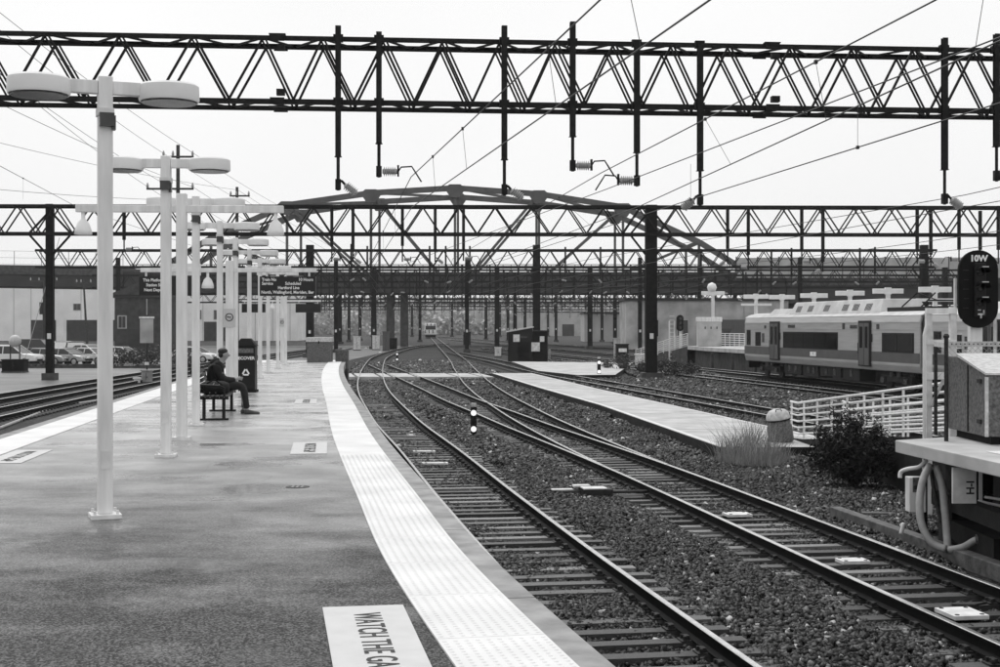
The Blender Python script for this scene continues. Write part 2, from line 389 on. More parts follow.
def placard(loc, rz, label, words='WATCH THE GAP'):
    t = thing('floor_placard', label, 'placard', loc, rz, 'white warning placards on the platform floor')
    MB().bx(-.25, .25, -.95, .95, 0.002, 0.008).build('plate', 'placard', t)
    text(words, 0.235, 'text_black', t, Matrix.Translation((0.0, 0, 0.0105)) @ Matrix.Rotation(math.radians(-90), 4, 'Z') @ Matrix.Diagonal((.74, 1.0, 1, 1)), 0.0005, offset=0.001, space=1.05)
    return t
placard((-0.70, 7.71, 0), math.radians(9.3), 'white floor placard reading WATCH THE GAP, nearest one beside the tactile strip')
placard((-2.73, 19.9, 0), math.radians(7), 'white floor placard lying farther along beside the right tactile strip')
placard((-6.45, 18.6, 0), math.radians(6), 'white floor placard beside the left tactile strip at the picture edge')
placard((-4.5, 32.2, 0), math.radians(7), 'small far white floor placard beside the right strip beyond the bench')

# ------------------------------------------------------------------ railway tracks
CL = {
 'T1': spline([(-10, 5.5), (0, 3.8), (5, 2.95), (12.8, 1.64), (18.15, .76), (25.7, -.39), (35.4, -1.79), (44.65, -3.2), (54.7, -4.54), (64.3, -5.76), (74, -6.83), (87.5, -8.12), (100, -9.2), (115, -10.4), (137, -11.95), (156, -12.75), (178, -13.2), (208, -13.2), (230, -12.3), (260, -10)]),
 'B': spline([(-10, 9.2), (5, 7.02), (13.8, 5.72), (17.5, 5.15), (21.45, 4.57), (31.8, 3.02), (39.2, 1.75), (43, 1.08), (51.5, -.3), (58, -1.4), (70, -3.2), (89, -6.1), (100, -7.85), (115, -10.2)]),
 'C': spline([(31.5, 3.07), (39.24, 2.08), (48, 1.1), (55.7, .38), (61.6, -.15), (72.3, -.95), (96, -2.28), (128.7, -3.9), (168, -6.14), (257, -11.2), (420, -20.5)]),
 'D': spline([(12, 16.3), (30, 13.3), (50.9, 9.95), (74.8, 6.17), (90, 3.75), (99.4, 2.55), (125, -.3), (150, -3.6), (166, -5.6)]),
 'E': spline([(20, 24.0), (50, 19.0), (69.4, 15.8), (91.2, 12.2), (120, 7.5), (150, 2.6), (185, -3)]),
 'F': spline([(20, 27.5), (64, 20.95), (89, 17.2), (107, 13.9), (125, 10.6), (160, 4.5), (200, -2)]),
 'I': spline([(110, 21), (150, 13.5), (200, 5.5), (260, -3), (330, -12)]),
 'J': spline([(120, 27), (170, 20), (240, 9), (330, -6), (400, -17)]),
 'G': spline([(5, -14.2), (30, -16.8), (48.6, -18.26), (64.7, -19.4), (90, -20.6), (130, -22), (200, -22)]),
 'H': spline([(5, -18.0), (30, -20.4), (48.6, -21.6), (64.7, -22.6), (90, -23.6), (130, -25), (200, -25)]),
}
RAIL_PROF = [(-.07, -.172), (.07, -.172), (.07, -.160), (.012, -.135), (.010, -.048), (.034, -.036), (.036, -.010), (.028, -.001), (-.028, -.001), (-.036, -.010), (-.034, -.036), (-.010, -.048), (-.012, -.135), (-.07, -.160)]
def rail_mesh(fn, off, y0, y1, step, zt):
    L = list(np.arange(y0, y1, step)) + [y1]; mb = MB(); n = len(RAIL_PROF); vs = []
    for y in L:
        for dx, dz in RAIL_PROF:
            p = offset_pt(fn, y, off + dx); vs.append((p[0], p[1], zt + dz))
    for i in range(len(L)-1):
        for k in range(n):
            mb.add([], [], 0)
            mb.f.append((i*n+k, i*n+(k+1) % n, (i+1)*n+(k+1) % n, (i+1)*n+k)); mb.m.append(1 if k in (6, 7, 8) else 0)
    mb.v = vs
    mb.f.append(tuple(range(n))); mb.m.append(0); mb.f.append(tuple(reversed(range((len(L)-1)*n, len(L)*n)))); mb.m.append(0)
    return mb
tie_meshes = []
for mname in ('tie_a', 'tie_b', 'tie_c'):
    for q in range(2):
        mb = MB(); mb.box((0, 0, -.09), (2.6, .215, .18)); tie_meshes.append(mb.mesh('tie', mname))
fast = MB()          # one tie plate with its clips, in tie coordinates
def fastening(mb, x, y, rz, z, far=False):
    c, s = math.cos(rz), math.sin(rz)
    def P(dx, dy): return (x + dx*c - dy*s, y + dx*s + dy*c)
    R = Euler((0, 0, rz)).to_matrix()
    p = P(0, 0); mb.box((p[0], p[1], z + .006), (.36, .19, .014), R)
    for sx in (-1, 1):
        p = P(sx*.105, 0); mb.box((p[0], p[1], z + .034), (.055, .10, .045), R)
        for sy in (-1, 1):
            p = P(sx*.135, sy*.06); mb.box((p[0], p[1], z + .03), (.03, .03, .05), R)
def track(key, label, y0, y1, near, tie0=None, zoff=0.0, rails=True, skip=None, wide=None, far_to=None, pitch=0.56, shade=(.42, .33, .25)):
    fn = CL[key]
    t = thing('railway_track', label, 'railway track', (0, 0, 0), 0, 'railway tracks')
    for sgn in (-1, 1):
        rail_mesh(fn, sgn*.753, y0, y1, 0.8 if y1 < 130 else 1.5, RZ + zoff).build('rail', ['rail_side', 'rail_head'], t, smooth=False)
    zt = RZ - .172 - .014 + zoff*.5
    fb = MB(); ft = MB(); y = tie0 if tie0 is not None else y0
    far_to = far_to or min(y1, 130)
    while y < far_to:
        if skip and skip[0] < y < skip[1]: y += pitch; continue
        s = float(fn(y+.1) - fn(y-.1)) / .2; rz = math.atan(-s); x = float(fn(y)); ln = 1.0; xo = 0.0
        if wide and wide[0] < y < wide[1]:
            d = float(CL[wide[2]](y)) - x; ln = (2.6 + abs(d)) / 2.6; xo = d / 2
        jx = random.uniform(-.05, .05); jr = random.uniform(-.012, .012); jz = random.uniform(-.012, .004)
        c, sn = math.cos(rz), math.sin(rz)
        if y < near:
            k = random.choices((0, 1, 2), shade)[0]*2 + random.randint(0, 1)
            link('tie', tie_meshes[k], t, (x + (jx+xo)*c, y + (jx+xo)*sn, zt + jz), 0, rot=(0, 0, rz + jr), scale=(ln, random.uniform(.92, 1.08), 1))
        else:
            ft.box((x + xo*c, y + xo*sn, zt - .09), (2.6*ln, .22, .18), Euler((0, 0, rz)).to_matrix())
        if y < max(near, 60):
            offs = [-.753, .753]
            for d in offs: fastening(fb, x + d*c, y + d*sn, rz, zt)
            if wide and wide[0] < y < wide[1]:
                dd = xo*2
                for d in offs:
                    if abs(dd) > .35: fastening(fb, x + (d+dd)*c, y + (d+dd)*sn, rz, zt)
        y += pitch
    if fb.v: tag(fb.build('rail_fastenings', 'iron', t), kind='stuff')
    if ft.v: tag(ft.build('far_ties', 'tie_a', t), kind='stuff')
    return t
track('T1', 'curving railway track right alongside the platform edge, nearest the viewer', 2, 258, 62, 4.0)
track('B', 'railway track running in from the lower right corner, crossing left to join the platform track', 5, 114, 62, 6.0, zoff=.004, wide=(32, 56, 'C'))
track('C', 'railway track splitting off at the switch and running straight toward the far train', 31.5, 420, 66, 56.3, zoff=.008)
track('D', 'railway track along the far side of the low concrete walkway', 14, 166, 66, 30, zoff=.012, shade=(.7, .25, .05))
track('E', 'railway track just in front of the parked silver train', 24, 185, 30, 45, zoff=.016)
track('F', 'railway track under the parked silver train', 24, 200, 30, 60, zoff=.020)
track('I', 'faint far railway track crossing behind the black hut', 112, 330, 10, 112, zoff=.024, far_to=220)
track('J', 'fainter far railway track farthest back beyond the hut', 122, 400, 10, 122, zoff=.028, far_to=220)
track('G', 'railway track in the yard left of the platform, nearer of two', 10, 200, 20, 24, zoff=.004)
track('H', 'railway track in the yard left of the platform, farther of two', 10, 200, 20, 24, zoff=.008)

# loose ballast stones near the viewer
def stones(n_list):
    base = np.array([(x, y, z) for z in (-1, 1) for y in (-1, 1) for x in (-1, 1)], float) * .5
    fq = np.array([(0, 2, 3, 1), (4, 5, 7, 6), (0, 1, 5, 4), (2, 6, 7, 3), (0, 4, 6, 2), (1, 3, 7, 5)])
    P, S = [], []
    for (y0, y1, n, smin, smax) in n_list:
        y = rng.uniform(y0, y1, n); er = edge_r(y)
        left = er + .05; right = np.minimum(.37*y + 1.2, np.where(y > 45, 17.5 - .06*(y-45), 13.5))
        x = left + (right - left) * rng.random(n)
        P.append(np.c_[x, y]); S.append(rng.uniform(smin, smax, n))
    P = np.vstack(P); S = np.concatenate(S)
    # keep rail heads clear and leave the low walkway free
    ok = np.ones(len(P), bool)
    for k in ('T1', 'B', 'C', 'D', 'E'):
        d = P[:, 0] - CL[k](P[:, 1]); act = np.ones(len(P), bool) if k != 'C' else P[:, 1] > 33
        ok &= ~(act & (np.abs(np.abs(d) - .745) < .10))
    ok &= ~((P[:, 1] > 34.8) & (P[:, 0] > 5.5 - (P[:, 1]-35)*.088) & (P[:, 0] < np.interp(P[:, 1], [35, 44.1, 66.7, 90], [9.4, 8.1, 5.0, 2.2])))
    ok &= ~((P[:, 1] > 86) & (P[:, 1] < 93.5) & (P[:, 0] < 0)); ok &= ~((P[:, 1] > 87) & (P[:, 1] < 122) & (P[:, 0] > 1.5) & (P[:, 0] < 9))
    ok &= ~((P[:, 1] < 22.5) & (P[:, 0] > 6.3))
    P, S = P[ok], S[ok]; n = len(P)
    V = base[None] * S[:, None, None] * rng.uniform(.55, 1.25, (n, 1, 3)) * (1 + rng.uniform(-.28, .28, (n, 8, 3)))
    a = rng.uniform(0, 6.28, (n, 3)); ca, sa = np.cos(a), np.sin(a)
    x, y, z = V[..., 0].copy(), V[..., 1].copy(), V[..., 2].copy()
    x, y = x*ca[:, :1] - y*sa[:, :1], x*sa[:, :1] + y*ca[:, :1]
    y, z = y*ca[:, 1:2] - z*sa[:, 1:2], y*sa[:, 1:2] + z*ca[:, 1:2]
    x, z = x*ca[:, 2:] - z*sa[:, 2:], x*sa[:, 2:] + z*ca[:, 2:]
    bump = .02*np.sin(P[:, 0]*2.1 + P[:, 1]*.7) + .018*np.sin(P[:, 1]*1.7 - P[:, 0])
    heap = np.zeros(n)
    dm = np.minimum(np.abs(P[:, 0] - CL['T1'](P[:, 1])), np.abs(P[:, 0] - CL['B'](P[:, 1])))
    heap = np.clip((dm - 1.15) / .5, 0, 1) * .075           # ballast shoulders stand higher than the cribs
    x += P[:, :1]; y += P[:, 1:]; z += (GZ + .005 + bump + heap + rng.uniform(-.01, .02, n))[:, None]
    co = np.stack([x, y, z], -1).reshape(-1, 3)
    F = (fq[None] + (np.arange(n)*8)[:, None, None]).reshape(-1)
    me = bpy.data.meshes.new('ballast_stones')
    me.vertices.add(n*8); me.vertices.foreach_set('co', co.ravel())
    me.loops.add(n*24); me.loops.foreach_set('vertex_index', F.astype(np.int32))
    me.polygons.add(n*6); me.polygons.foreach_set('loop_start', (np.arange(n*6)*4).astype(np.int32))
    try: me.polygons.foreach_set('loop_total', np.full(n*6, 4, np.int32))
    except Exception: pass
    at_ = me.attributes.new('shade', 'FLOAT', 'FACE')
    sh = np.clip(rng.lognormal(math.log(.0145), 1.2, n), .003, .5)
    stain = .95 + .38*np.sin(P[:, 0]*.9 + 1.3*np.sin(P[:, 1]*.31)) * np.sin(P[:, 1]*.45 + P[:, 0]*.35) + .2*np.sin(P[:, 0]*2.9 - P[:, 1]*1.3)
    oil = 1 - .45*np.exp(-(np.minimum(np.abs(P[:, 0] - CL['T1'](P[:, 1])), np.abs(P[:, 0] - CL['B'](P[:, 1])))/.5)**2)     # grease between the rails
    sh = np.clip(sh*stain*oil, .002, .55); sh[rng.random(n) < .006] = .5
    at_.data.foreach_set('value', np.repeat(sh, 6).astype(np.float32))
    me.update(calc_edges=True); me.materials.append(MATS['stone'])
    o = link('ballast_stones', me)
    tag(o, 'loose grey ballast stones lying between and around the near tracks', 'gravel', kind='stuff')
stones([(8, 16, 26000, .035, .065), (16, 24, 36000, .04, .07), (24, 34, 34000, .05, .085), (34, 48, 26000, .065, .11), (48, 66, 18000, .08, .13), (66, 90, 16000, .10, .17), (90, 130, 14000, .14, .24)])
# raised shoulder sheet under those stones
mb = MB(); L = np.linspace(6, 30, 40)
ribbon(mb, [offset_pt(CL['T1'], y, 1.5) for y in L], [offset_pt(CL['B'], y, -1.5) for y in L], GZ - .1, GZ + .055)
tag(mb.build('ballast_shoulder', 'ballast'), kind='structure')

# ------------------------------------------------------------------ low concrete walkways at track level
WZ = -1.30
def slab_poly(pts, z0, z1, name, material, parent=None, **tags):
    mb = MB(); mb.prism(pts, z0, z1); mb.m = [1 if i != 1 else 0 for i in range(len(mb.f))]; return mb.build(name, [material, 'painted_shade'], parent, **tags)  # side faces get a near-black colour as painted shadow
near_edge = [(-.55, 90), (1.97, 68.3), (3.86, 53.6), (5.54, 35.0)]
far_edge = [(9.3, 35.0), (7.94, 44.1), (4.85, 66.7), (2.0, 90)]
walk = tag(slab_poly(near_edge + far_edge, GZ - .1, WZ, 'walkway', 'concrete_light'), kind='structure')
def edge_line(pts, w, parent, name='edge_stripe'):
    mb = MB()
    A = [(p[0] + .03, p[1]) for p in pts]; B = [(p[0] + .03 + w, p[1] + w*.12) for p in pts]
    n = len(A); vs = [(p[0], p[1], WZ + .006) for p in A] + [(p[0], p[1], WZ + .006) for p in B]
    mb.add(vs, [(i, n+i, n+i+1, i+1) for i in range(n-1)]); mb.build(name, 'tactile', parent)
edge_line(near_edge, .16, walk); edge_line([(9.05, 35.2), (7.76, 44.1), (4.67, 66.7), (1.9, 89.8)], .12, walk)
for y in np.arange(41, 88, 7.5):           # dark joints between the slabs
    xl = float(np.interp(-y, [-90, -68.3, -53.6, -35], [-.55, 1.97, 3.86, 5.54])); xr = float(np.interp(-y, [-90, -66.7, -44.1, -35], [2.0, 4.85, 7.94, 9.3]))
    MB().bx(xl+.2, xr-.2, y, y+.025, WZ+.001, WZ+.004).build('joint', 'concrete_dark', walk)
# crossing of the walkway over the platform track and the switch
cr = tag(MB().build('crossing', 'concrete_light'), kind='structure')
def crossing_panel(x0, x1, y0, y1):
    MB().prism([(x0, y0), (x1, y0), (x1 - .15*(y1-y0), y1), (x0 - .15*(y1-y0), y1)], GZ-.05, RZ - .012).build('panel', 'concrete_light', cr)
xs = sorted([float(CL[k](88)) + d for k in ('T1', 'B', 'C') for d in (-.753, .753)])
bounds = [-9.9] + xs + [-.3]
for a, b in zip(bounds[:-1], bounds[1:]):
    if b - a > .35: crossing_panel(a + .09, b - .09, 86.5, 93)
w2 = tag(slab_poly([(1.0, 121), (11.2, 117), (7.3, 88), (4.9, 87.5), (2.6, 96)], GZ-.1, WZ-.04, 'walkway', 'concrete_light'), kind='structure')
# yard ground left of the platform, wet dirt
mb = MB(); mb.add([(-80, 50, GZ+.012), (-24.4, 50, GZ+.012), (-26.5, 110, GZ+.012), (-15, 125, GZ+.012), (-15, 240, GZ+.012), (-160, 240, GZ+.012)], [(0, 1, 2, 3, 4, 5)])
tag(mb.build('yard', 'dirt'), kind='structure')
# pale cable trough between the tracks on the right and on the left of the platform
mb = MB(); pts = [gp(668, 386, GZ), gp(700, 388, GZ), (gp(760, 396, GZ)), gp(830, 410, GZ)]
ribbon(mb, [(p.x, p.y) for p in pts], [(p.x+.35, p.y+.9) for p in pts], GZ-.05, GZ+.06)
tag(mb.build('cable_trough', 'concrete_light'), 'long pale concrete cable trough beyond the walkway track', 'cable trough')
mb = MB(); pts = [gp(-30, 437, GZ), gp(0, 429.5, GZ), gp(40, 414, GZ), gp(70, 406, GZ), gp(100, 401.5, GZ)]
mb.tube([(p.x, p.y, GZ+.05) for p in pts], .06, 8)
tag(mb.build('conduit', 'hose'), 'thin pale conduit lying on the ballast left of the platform', 'conduit')

# ------------------------------------------------------------------ catenary gantries
def insulator_mesh(length, r):
    mb = MB(); prof = [(r*.4, 0)]; n = 6
    for i in range(n):
        h0 = length*(.08 + .84*i/n); dh = length*.84/n
        prof += [(r*.55, h0), (r, h0 + dh*.35), (r, h0 + dh*.5), (r*.55, h0 + dh*.65)]
    prof += [(r*.55, length*.93), (r*.4, length)]
    mb.lathe(prof, n=12); return mb
INS = insulator_mesh(.40, .13).mesh('insulator', 'insulator', True)
INS_S = insulator_mesh(.40, .13).mesh('insulator', 'insulator', True)
def beam_x(mb, u0, u1, v, z, w, h): mb.box(((u0+u1)/2, v, z), (abs(u1-u0), w, h))
def gantry(label, Y0, k, zt, zb, wid, u0, u1, posts, hangers, panel=1.94, fine=2, chord=.13, post_w=.55, knee=True, phase=0.0, post_top=.55, nodes=None):
    """posts and hangers are given by their photo column; u runs along the beam"""
    ang = math.atan(k)
    t = thing('catenary_gantry', label, 'gantry', (0, Y0, GZ), ang, 'catenary gantries over the tracks')
    sc = math.hypot(1, k)
    def U(px):
        X = (px-500)*Y0/(FOC - k*(px-500)); return X*sc, Y0 + k*X
    zt -= GZ; zb -= GZ
    hw = wid/2
    for v in (-hw, hw):
        for z in (zb, zt):
            mb = MB()     # a chord of two angle irons
            beam_x(mb, u0, u1, v, z, chord*.35, chord); beam_x(mb, u0, u1, v + (chord*.45 if v < 0 else -chord*.45), z + (chord*.42 if z == zt else -chord*.42), chord*.8, chord*.2)
            mb.build('chord', 'steel_dark', t)
    n = int((u1-u0)/panel); st = (u1-u0)/n
    lat = MB(); lace = MB()
    tops = [U(px)[0] for px in nodes] if nodes else [u0 + st*(i + phase) for i in range(n+1)]
    for a, b in zip(tops[:-1], tops[1:]):
        m_ = (a + b)/2
        for v in (-hw, hw):
            for q, (p, r) in enumerate((((a, v, zt), (m_, v, zb)), ((m_, v, zb), (b, v, zt)))):
                if fine >= 2:
                    mb = MB(); c = (Vector(p)+Vector(r))/2
                    if q == 0:
                        for dv in (-.05, .05): mb.bar(Vector(p)+Vector((dv, 0, 0))-c, Vector(r)+Vector((dv, 0, 0))-c, .038, .05)
                    else: mb.bar(Vector(p)-c, Vector(r)-c, .075, .06)
                    mb.build('diagonal', 'steel_dark', t, c)
                elif fine == 1:
                    mb = MB(); c = (Vector(p)+Vector(r))/2
                    mb.bar(Vector(p)-c, Vector(r)-c, .085, .08); mb.build('diagonal', 'steel_dark', t, c)
                else: lat.bar(p, r, .09, .09)
        for z in (zb, zt):
            lace.bar((a, -hw, z), (m_, hw, z), .055, .05); lace.bar((m_, hw, z), (b, -hw, z), .055, .05)
    if lat.v: tag(lat.build('lattice', 'steel_dark', t), kind='stuff')
    tag(lace.build('lacing', 'steel_dark', t), kind='stuff')
    if fine >= 2:
        for px in (279, 766):
            u, y = U(px)
            for v in (-hw-.09, hw+.09):
                for z in (zb, zt): MB().bx(u-.19, u+.19, v-.02, v+.02, z-.09, z+.09).build('splice_plate', 'steel_dark', t)
            for z in (zb-.14, zt+.10): MB().bx(u-.22, u+.22, -hw-.1, -hw+.12, z-.012, z+.012).build('splice_plate', 'steel_dark', t)
            for z in (zb+.24, zt-.25): MB().bx(u-.02, u+.2, -hw-.1, -hw+.1, z-.08, z+.08).build('junction_box', 'steel_dark', t)
    for px in posts:
        px, w = px if isinstance(px, tuple) else (px, post_w)
        u, y = U(px); mb = MB(); top = zt + post_top
        mb.bx(u-w/2, u+w/2, -w*.42, -w*.34, 0, top); mb.bx(u-w/2, u+w/2, w*.34, w*.42, 0, top); mb.bx(u-w*.06, u+w*.06, -w*.34, w*.34, 0, top)
        for s_ in (-1, 1): mb.bx(u+s_*w*.46, u+s_*w*.40, -w*.335, w*.335, 0, top-.02)
        po = mb.build('post', 'steel_post', t)
        MB().bx(u-w*.9, u+w*.9, -w*.9, w*.9, -.1, .45).build('footing', 'concrete_dark', po)
        MB().bx(u-.12, u+.12, -w*.42-.02, -w*.42-.004, 2.6, 2.95).build('number_plate', 'white_paint', po)
        if knee:
            for s_ in (-1, 1):
                kb = MB(); kb.bar((u+s_*w*.5, 0, zb-1.25), (u+s_*1.25, 0, zb-.1), .12, .12); kb.build('knee_brace', 'steel_dark', t)
                kb = MB(); kb.bar((u+s_*w*.5, 0, zb+.3+.9), (u+s_*1.25, 0, zb+.1), .12, .12); kb.build('knee_brace', 'steel_dark', t)
    for (px, yt, y1, y2, kind) in hangers:
        u, Y = U(px); v = -hw - .14; sc_ = Y/FOC
        Yv = Y - hw
        Z = lambda py: EYE - (py-HOR)*Yv/FOC - GZ
        mb = MB(); w = .15 if fine >= 2 else .19
        mb.bx(u-w/2, u+w/2, v-.075, v-.055, Z(y1), Z(yt)); mb.bx(u-w/2, u+w/2, v+.055, v+.075, Z(y1), Z(yt)); mb.bx(u-.012, u+.012, v-.055, v+.055, Z(y1), Z(yt))
        if fine >= 2: mb.bx(u-w*.62, u+w*.62, v-.09, v+.09, Z(y1)-.02, Z(y1)); mb.bx(u-.13, u+.13, v-.02, v+.12, zt-.1, zt+.1); mb.bx(u-.13, u+.13, v-.02, v+.12, zb-.1, zb+.1)
        hg = mb.build('hanger', 'steel_dark', t)
        mb = MB(); mb.tube([(u, v, Z(y1)), (u, v, Z(y2))], .045, 8)
        if fine >= 2: mb.bx(u-.075, u+.075, v-.07, v+.07, Z(y2)+.02, Z(y2)+.30)
        mb.build('drop_tube', 'steel_dark', hg)
        z2 = Z(y2) + .16
        if fine == 0:
            io = link('insulator', INS, hg, (u + random.choice((-1, 1))*.12, v, Z(y2) - .1), rot=(0, random.choice((-1, 1))*random.uniform(.5, 1.5), 0), scale=(1.0, 1.0, 1.3))
        if fine >= 1 and kind:
            s_ = 1 if 'R' in kind else -1
            if kind[0] == 'S':
                d = Vector((s_*.80, 0, -.62)).normalized(); p0 = Vector((u + s_*.10, v, z2 + .06))
                ab = MB(); ab.tube([(u, v, z2+.1), p0 + Vector((0, 0, .03)), p0 + d*.12], .035, 8); ab.build('arm', 'steel_dark', hg)
                start = p0 + d*.10
            else:
                d = Vector((s_, 0, 0)); start = Vector((u + s_*.09, v, z2))
                e = start + d*.42
                ab = MB(); ab.tube([e, e + Vector((s_*.08, 0, .12)), e + Vector((s_*.36, 0, .14)), e + Vector((s_*.45, 0, 0)), e + Vector((s_*.62, 0, -.27))], .022, 6)
                ab.box(e + Vector((0, 0, .02)), (.05, .12, .3)); ab.build('arm', 'steel_dark', hg)
            io = link('insulator', INS if fine >= 2 else INS_S, hg); io.location = start
            io.rotation_mode = 'QUATERNION'; io.rotation_quaternion = Vector((0, 0, 1)).rotation_difference(d)
    return t
gantry('nearest overhead catenary gantry, spanning the whole top of the picture', 38, .085, 9.40, 7.72, 1.2, -17.5, 21, [-70, 1085],
       [(339, 27, 157, 191, 'SR'), (379, 33, 144, 178, 'HR'), (502, 27, 160, 196, 'SR'), (569, 23, 137, 172, 'HR'), (632, 45, 153, 187, 'HL'), (694, 46, 171, 206, 'SL'), (934, 39, 170, 205, 'SR'), (985, 35, 147, 182, 'HR')], fine=2, nodes=[-165, -92, -20, 51, 124, 195.6, 265, 323, 384, 442, 498, 553, 610, 667, 723, 784, 845, 905, 965, 1025, 1085, 1145, 1205])
gantry('second overhead catenary gantry, with the thick black post right of centre', 88, .02, 9.28, 7.55, 1.2, -44, 48, [(50, .46), 651],
       [(127, 207, 240, 252, 'HR'), (333, 207, 246, 262, 'HR'), (354, 208, 252, 262, 'SR'), (403, 207, 246, 262, 'HR'), (435.5, 206, 252, 262, 'SR'), (463.6, 205, 250, 261, 'HR'), (725.5, 210, 252, 264, 'SL'), (746, 210, 255, 270, 'HL'), (799, 208, 250, 264, 'HR'), (820, 208, 262, 272, 'SL'), (913.5, 210, 252, 264, 'HR'), (927, 209, 255, 266, 'SR'), (955, 209, 250, 262, 'HL'), (976, 211, 250, 262, 'HR'), (994, 206, 250, 264, 'HR')],
       fine=1, panel=2.3, chord=.17, post_w=.72, post_top=.15)
gantry('third overhead catenary gantry, its post standing behind the black hut', 150, .0, 9.9, 8.1, 1.3, -50, 47, [310, 536.5, 924],
       [(352, 244, 272, 280, 'HR'), (368, 246, 270, 280, ''), (430, 246, 275, 282, ''), (446, 246, 274, 282, ''), (565, 247, 272, 280, ''), (470, 246, 274, 282, ''), (600, 247, 274, 282, ''), (770, 250, 276, 284, ''), (790, 248, 276, 284, ''), (858, 248, 276, 284, ''), (873, 247, 274, 284, ''), (700, 249, 275, 282, '')],
       fine=0, panel=2.3, chord=.24, post_w=.80, post_top=.6)
gantry('fourth overhead catenary gantry, just in front of the arched road bridge', 205, .0, 9.2, 7.4, 1.3, -60, 70, [196, 374, 497, 590, 700, 945],
       [(p, 272, 294+random.randint(-3, 5), 304+random.randint(-3, 5), '') for p in (318, 330, 337, 345, 353, 362, 371, 385, 393, 410, 417, 425, 433, 440, 448, 455, 463, 470, 482, 507, 515, 527, 545, 552, 560, 573, 602, 610, 625, 640, 655, 670, 685, 715, 730, 745, 760)],
       fine=0, panel=2.6, chord=.26, post_w=.72, knee=False, post_top=1.2)
gantry('fifth overhead catenary gantry, seen under the arched bridge deck', 262, .0, 8.0, 6.2, 1.3, -70, 90, [340, 404, 467, 515, 615, 735],
       [(p, 291, 304+random.randint(-3, 5), 312+random.randint(-3, 4), '') for p in range(318, 690, 9)],
       fine=0, panel=2.8, chord=.26, post_w=.7, knee=False, post_top=.3)
gantry('sixth overhead catenary gantry, small in the haze beyond the bridge', 330, .0, 8.2, 6.4, 1.3, -80, 110, [360, 388, 486, 525, 629, 690],
       [(p, 297, 308+random.randint(-3, 4), 314+random.randint(-2, 4), '') for p in range(322, 680, 8)],
       fine=0, panel=3.0, chord=.28, post_w=.7, knee=False, post_top=.3)
gantry('seventh and farthest overhead catenary gantry in the haze', 430, .0, 8.6, 6.8, 1.3, -90, 130, [372, 412, 452, 500, 548, 639],
       [(p, 303, 310+random.randint(-2, 4), 316+random.randint(-2, 3), '') for p in range(330, 670, 8)],
       fine=0, panel=3.2, chord=.3, post_w=.7, knee=False, post_top=.3)

gantry('slim extra catenary gantry between the third one and the arched bridge', 178, .0, 8.9, 7.4, 1.2, -45, 60, [118, 336, 467, 640, 800],
       [(p, 268 + random.randint(-3, 3), 287+random.randint(-4, 6), 296+random.randint(-4, 5), '') for p in range(322, 780, 14)], fine=0, panel=2.4, chord=.2, post_w=.5, knee=False, post_top=1.6)
gantry('slim extra catenary gantry half lost in the haze beyond the bridge', 296, .0, 9.0, 7.4, 1.2, -60, 90, [349, 420, 508, 556, 602, 668],
       [(p, 292 + random.randint(-2, 3), 305+random.randint(-3, 5), 312+random.randint(-3, 4), '') for p in range(325, 700, 10)], fine=0, panel=2.6, chord=.22, post_w=.6, knee=False, post_top=1.0)
# ------------------------------------------------------------------ overhead wires
WIRE_N = [0]
def wire(pts, r, label, droppers=None, group='overhead wires', sag=0.0, drop_to=None):
    P = []
    for a, b in zip(pts[:-1], pts[1:]):
        a, b = Vector(a), Vector(b); n = 10
        for i in range(n):
            s = i/n; p = a.lerp(b, s); p.z -= sag*4*s*(1-s)*min(1, (b-a).length/60); P.append(p)
    P.append(Vector(pts[-1]))
    root = tag(MB().tube(P, r, 5).build('overhead_wire', 'wire'), label, 'wire', group)
    if drop_to:
        for (y, top, bot) in drop_to:
            MB().tube([top, bot], .0045, 4).build('dropper', 'wire', root)
            MB().box(Vector(top), (.05, .08, .06)).build('clamp', 'wire', root)
    return root
def on(pts, y):
    for a, b in zip(pts[:-1], pts[1:]):
        lo, hi = (a, b) if a[1] < b[1] else (b, a)
        if lo[1] <= y <= hi[1]:
            s = (y-lo[1])/(hi[1]-lo[1]); return Vector(lo).lerp(Vector(hi), s)
def A(px, py, Y): return tuple(at(px, py, Y))
m1 = [(7.0, -20, 6.25), (1.28, 17.4, 5.86), A(411, 177, 37.3), (-8.2, 87, 5.95), (-12.4, 150, 6.1)]
c1 = [(6.9, -20, 5.05), (2.1, 13.8, 5.0), A(412, 207, 37.4), (-8.2, 87, 5.0), (-12.4, 150, 5.2)]
wire(m1, .013, 'overhead carrier wire above the platform track', drop_to=[(y, on(m1, y), on(c1, y)) for y in (16.2, 20.5, 28.5, 33, 48, 60)])
wire(c1, .012, 'overhead contact wire hanging below the carrier wire of the platform track')
m2 = [(11, -20, 6.2), (5.6, 17.85, 5.94), A(601, 173, 37.7), (-3.0, 88, 6.0), (-6, 150, 6.1)]
c2 = [(10, -20, 5.1), (5.7, 15.8, 5.0), A(640, 206, 37.8), (-2.5, 88, 5.1), (-6, 150, 5.2)]
wire(m2, .013, 'overhead carrier wire above the switch track', drop_to=[(y, on(m2, y), on(c2, y)) for y in (16.5, 22, 28, 45)])
wire(c2, .012, 'overhead contact wire of the switch track, running to the right edge')
m3 = [(13.2, -20, 5.6), (6.5, 18.0, 5.5), A(607, 189, 37.7), (-6.2, 88, 5.6), (-11, 150, 5.8)]
wire(m3, .012, 'overhead wire held by the arm that points left')
m4 = [(13.5, -20, 5.2), (7.55, 21.0, 5.12), A(680, 203, 38.0), (-2.0, 88, 5.2), (-5.5, 150, 5.4)]
m4b = [(12.6, -20, 6.3), (6.9, 21.0, 6.25), A(660, 168, 38.0), (-2.2, 88, 6.2)]
wire(m4, .013, 'lowest overhead wire on the right, passing the slanted left insulator', drop_to=[(y, on(m4, y) , on(m4, y)+Vector((0, 0, .95))) for y in (26.2, 37)])
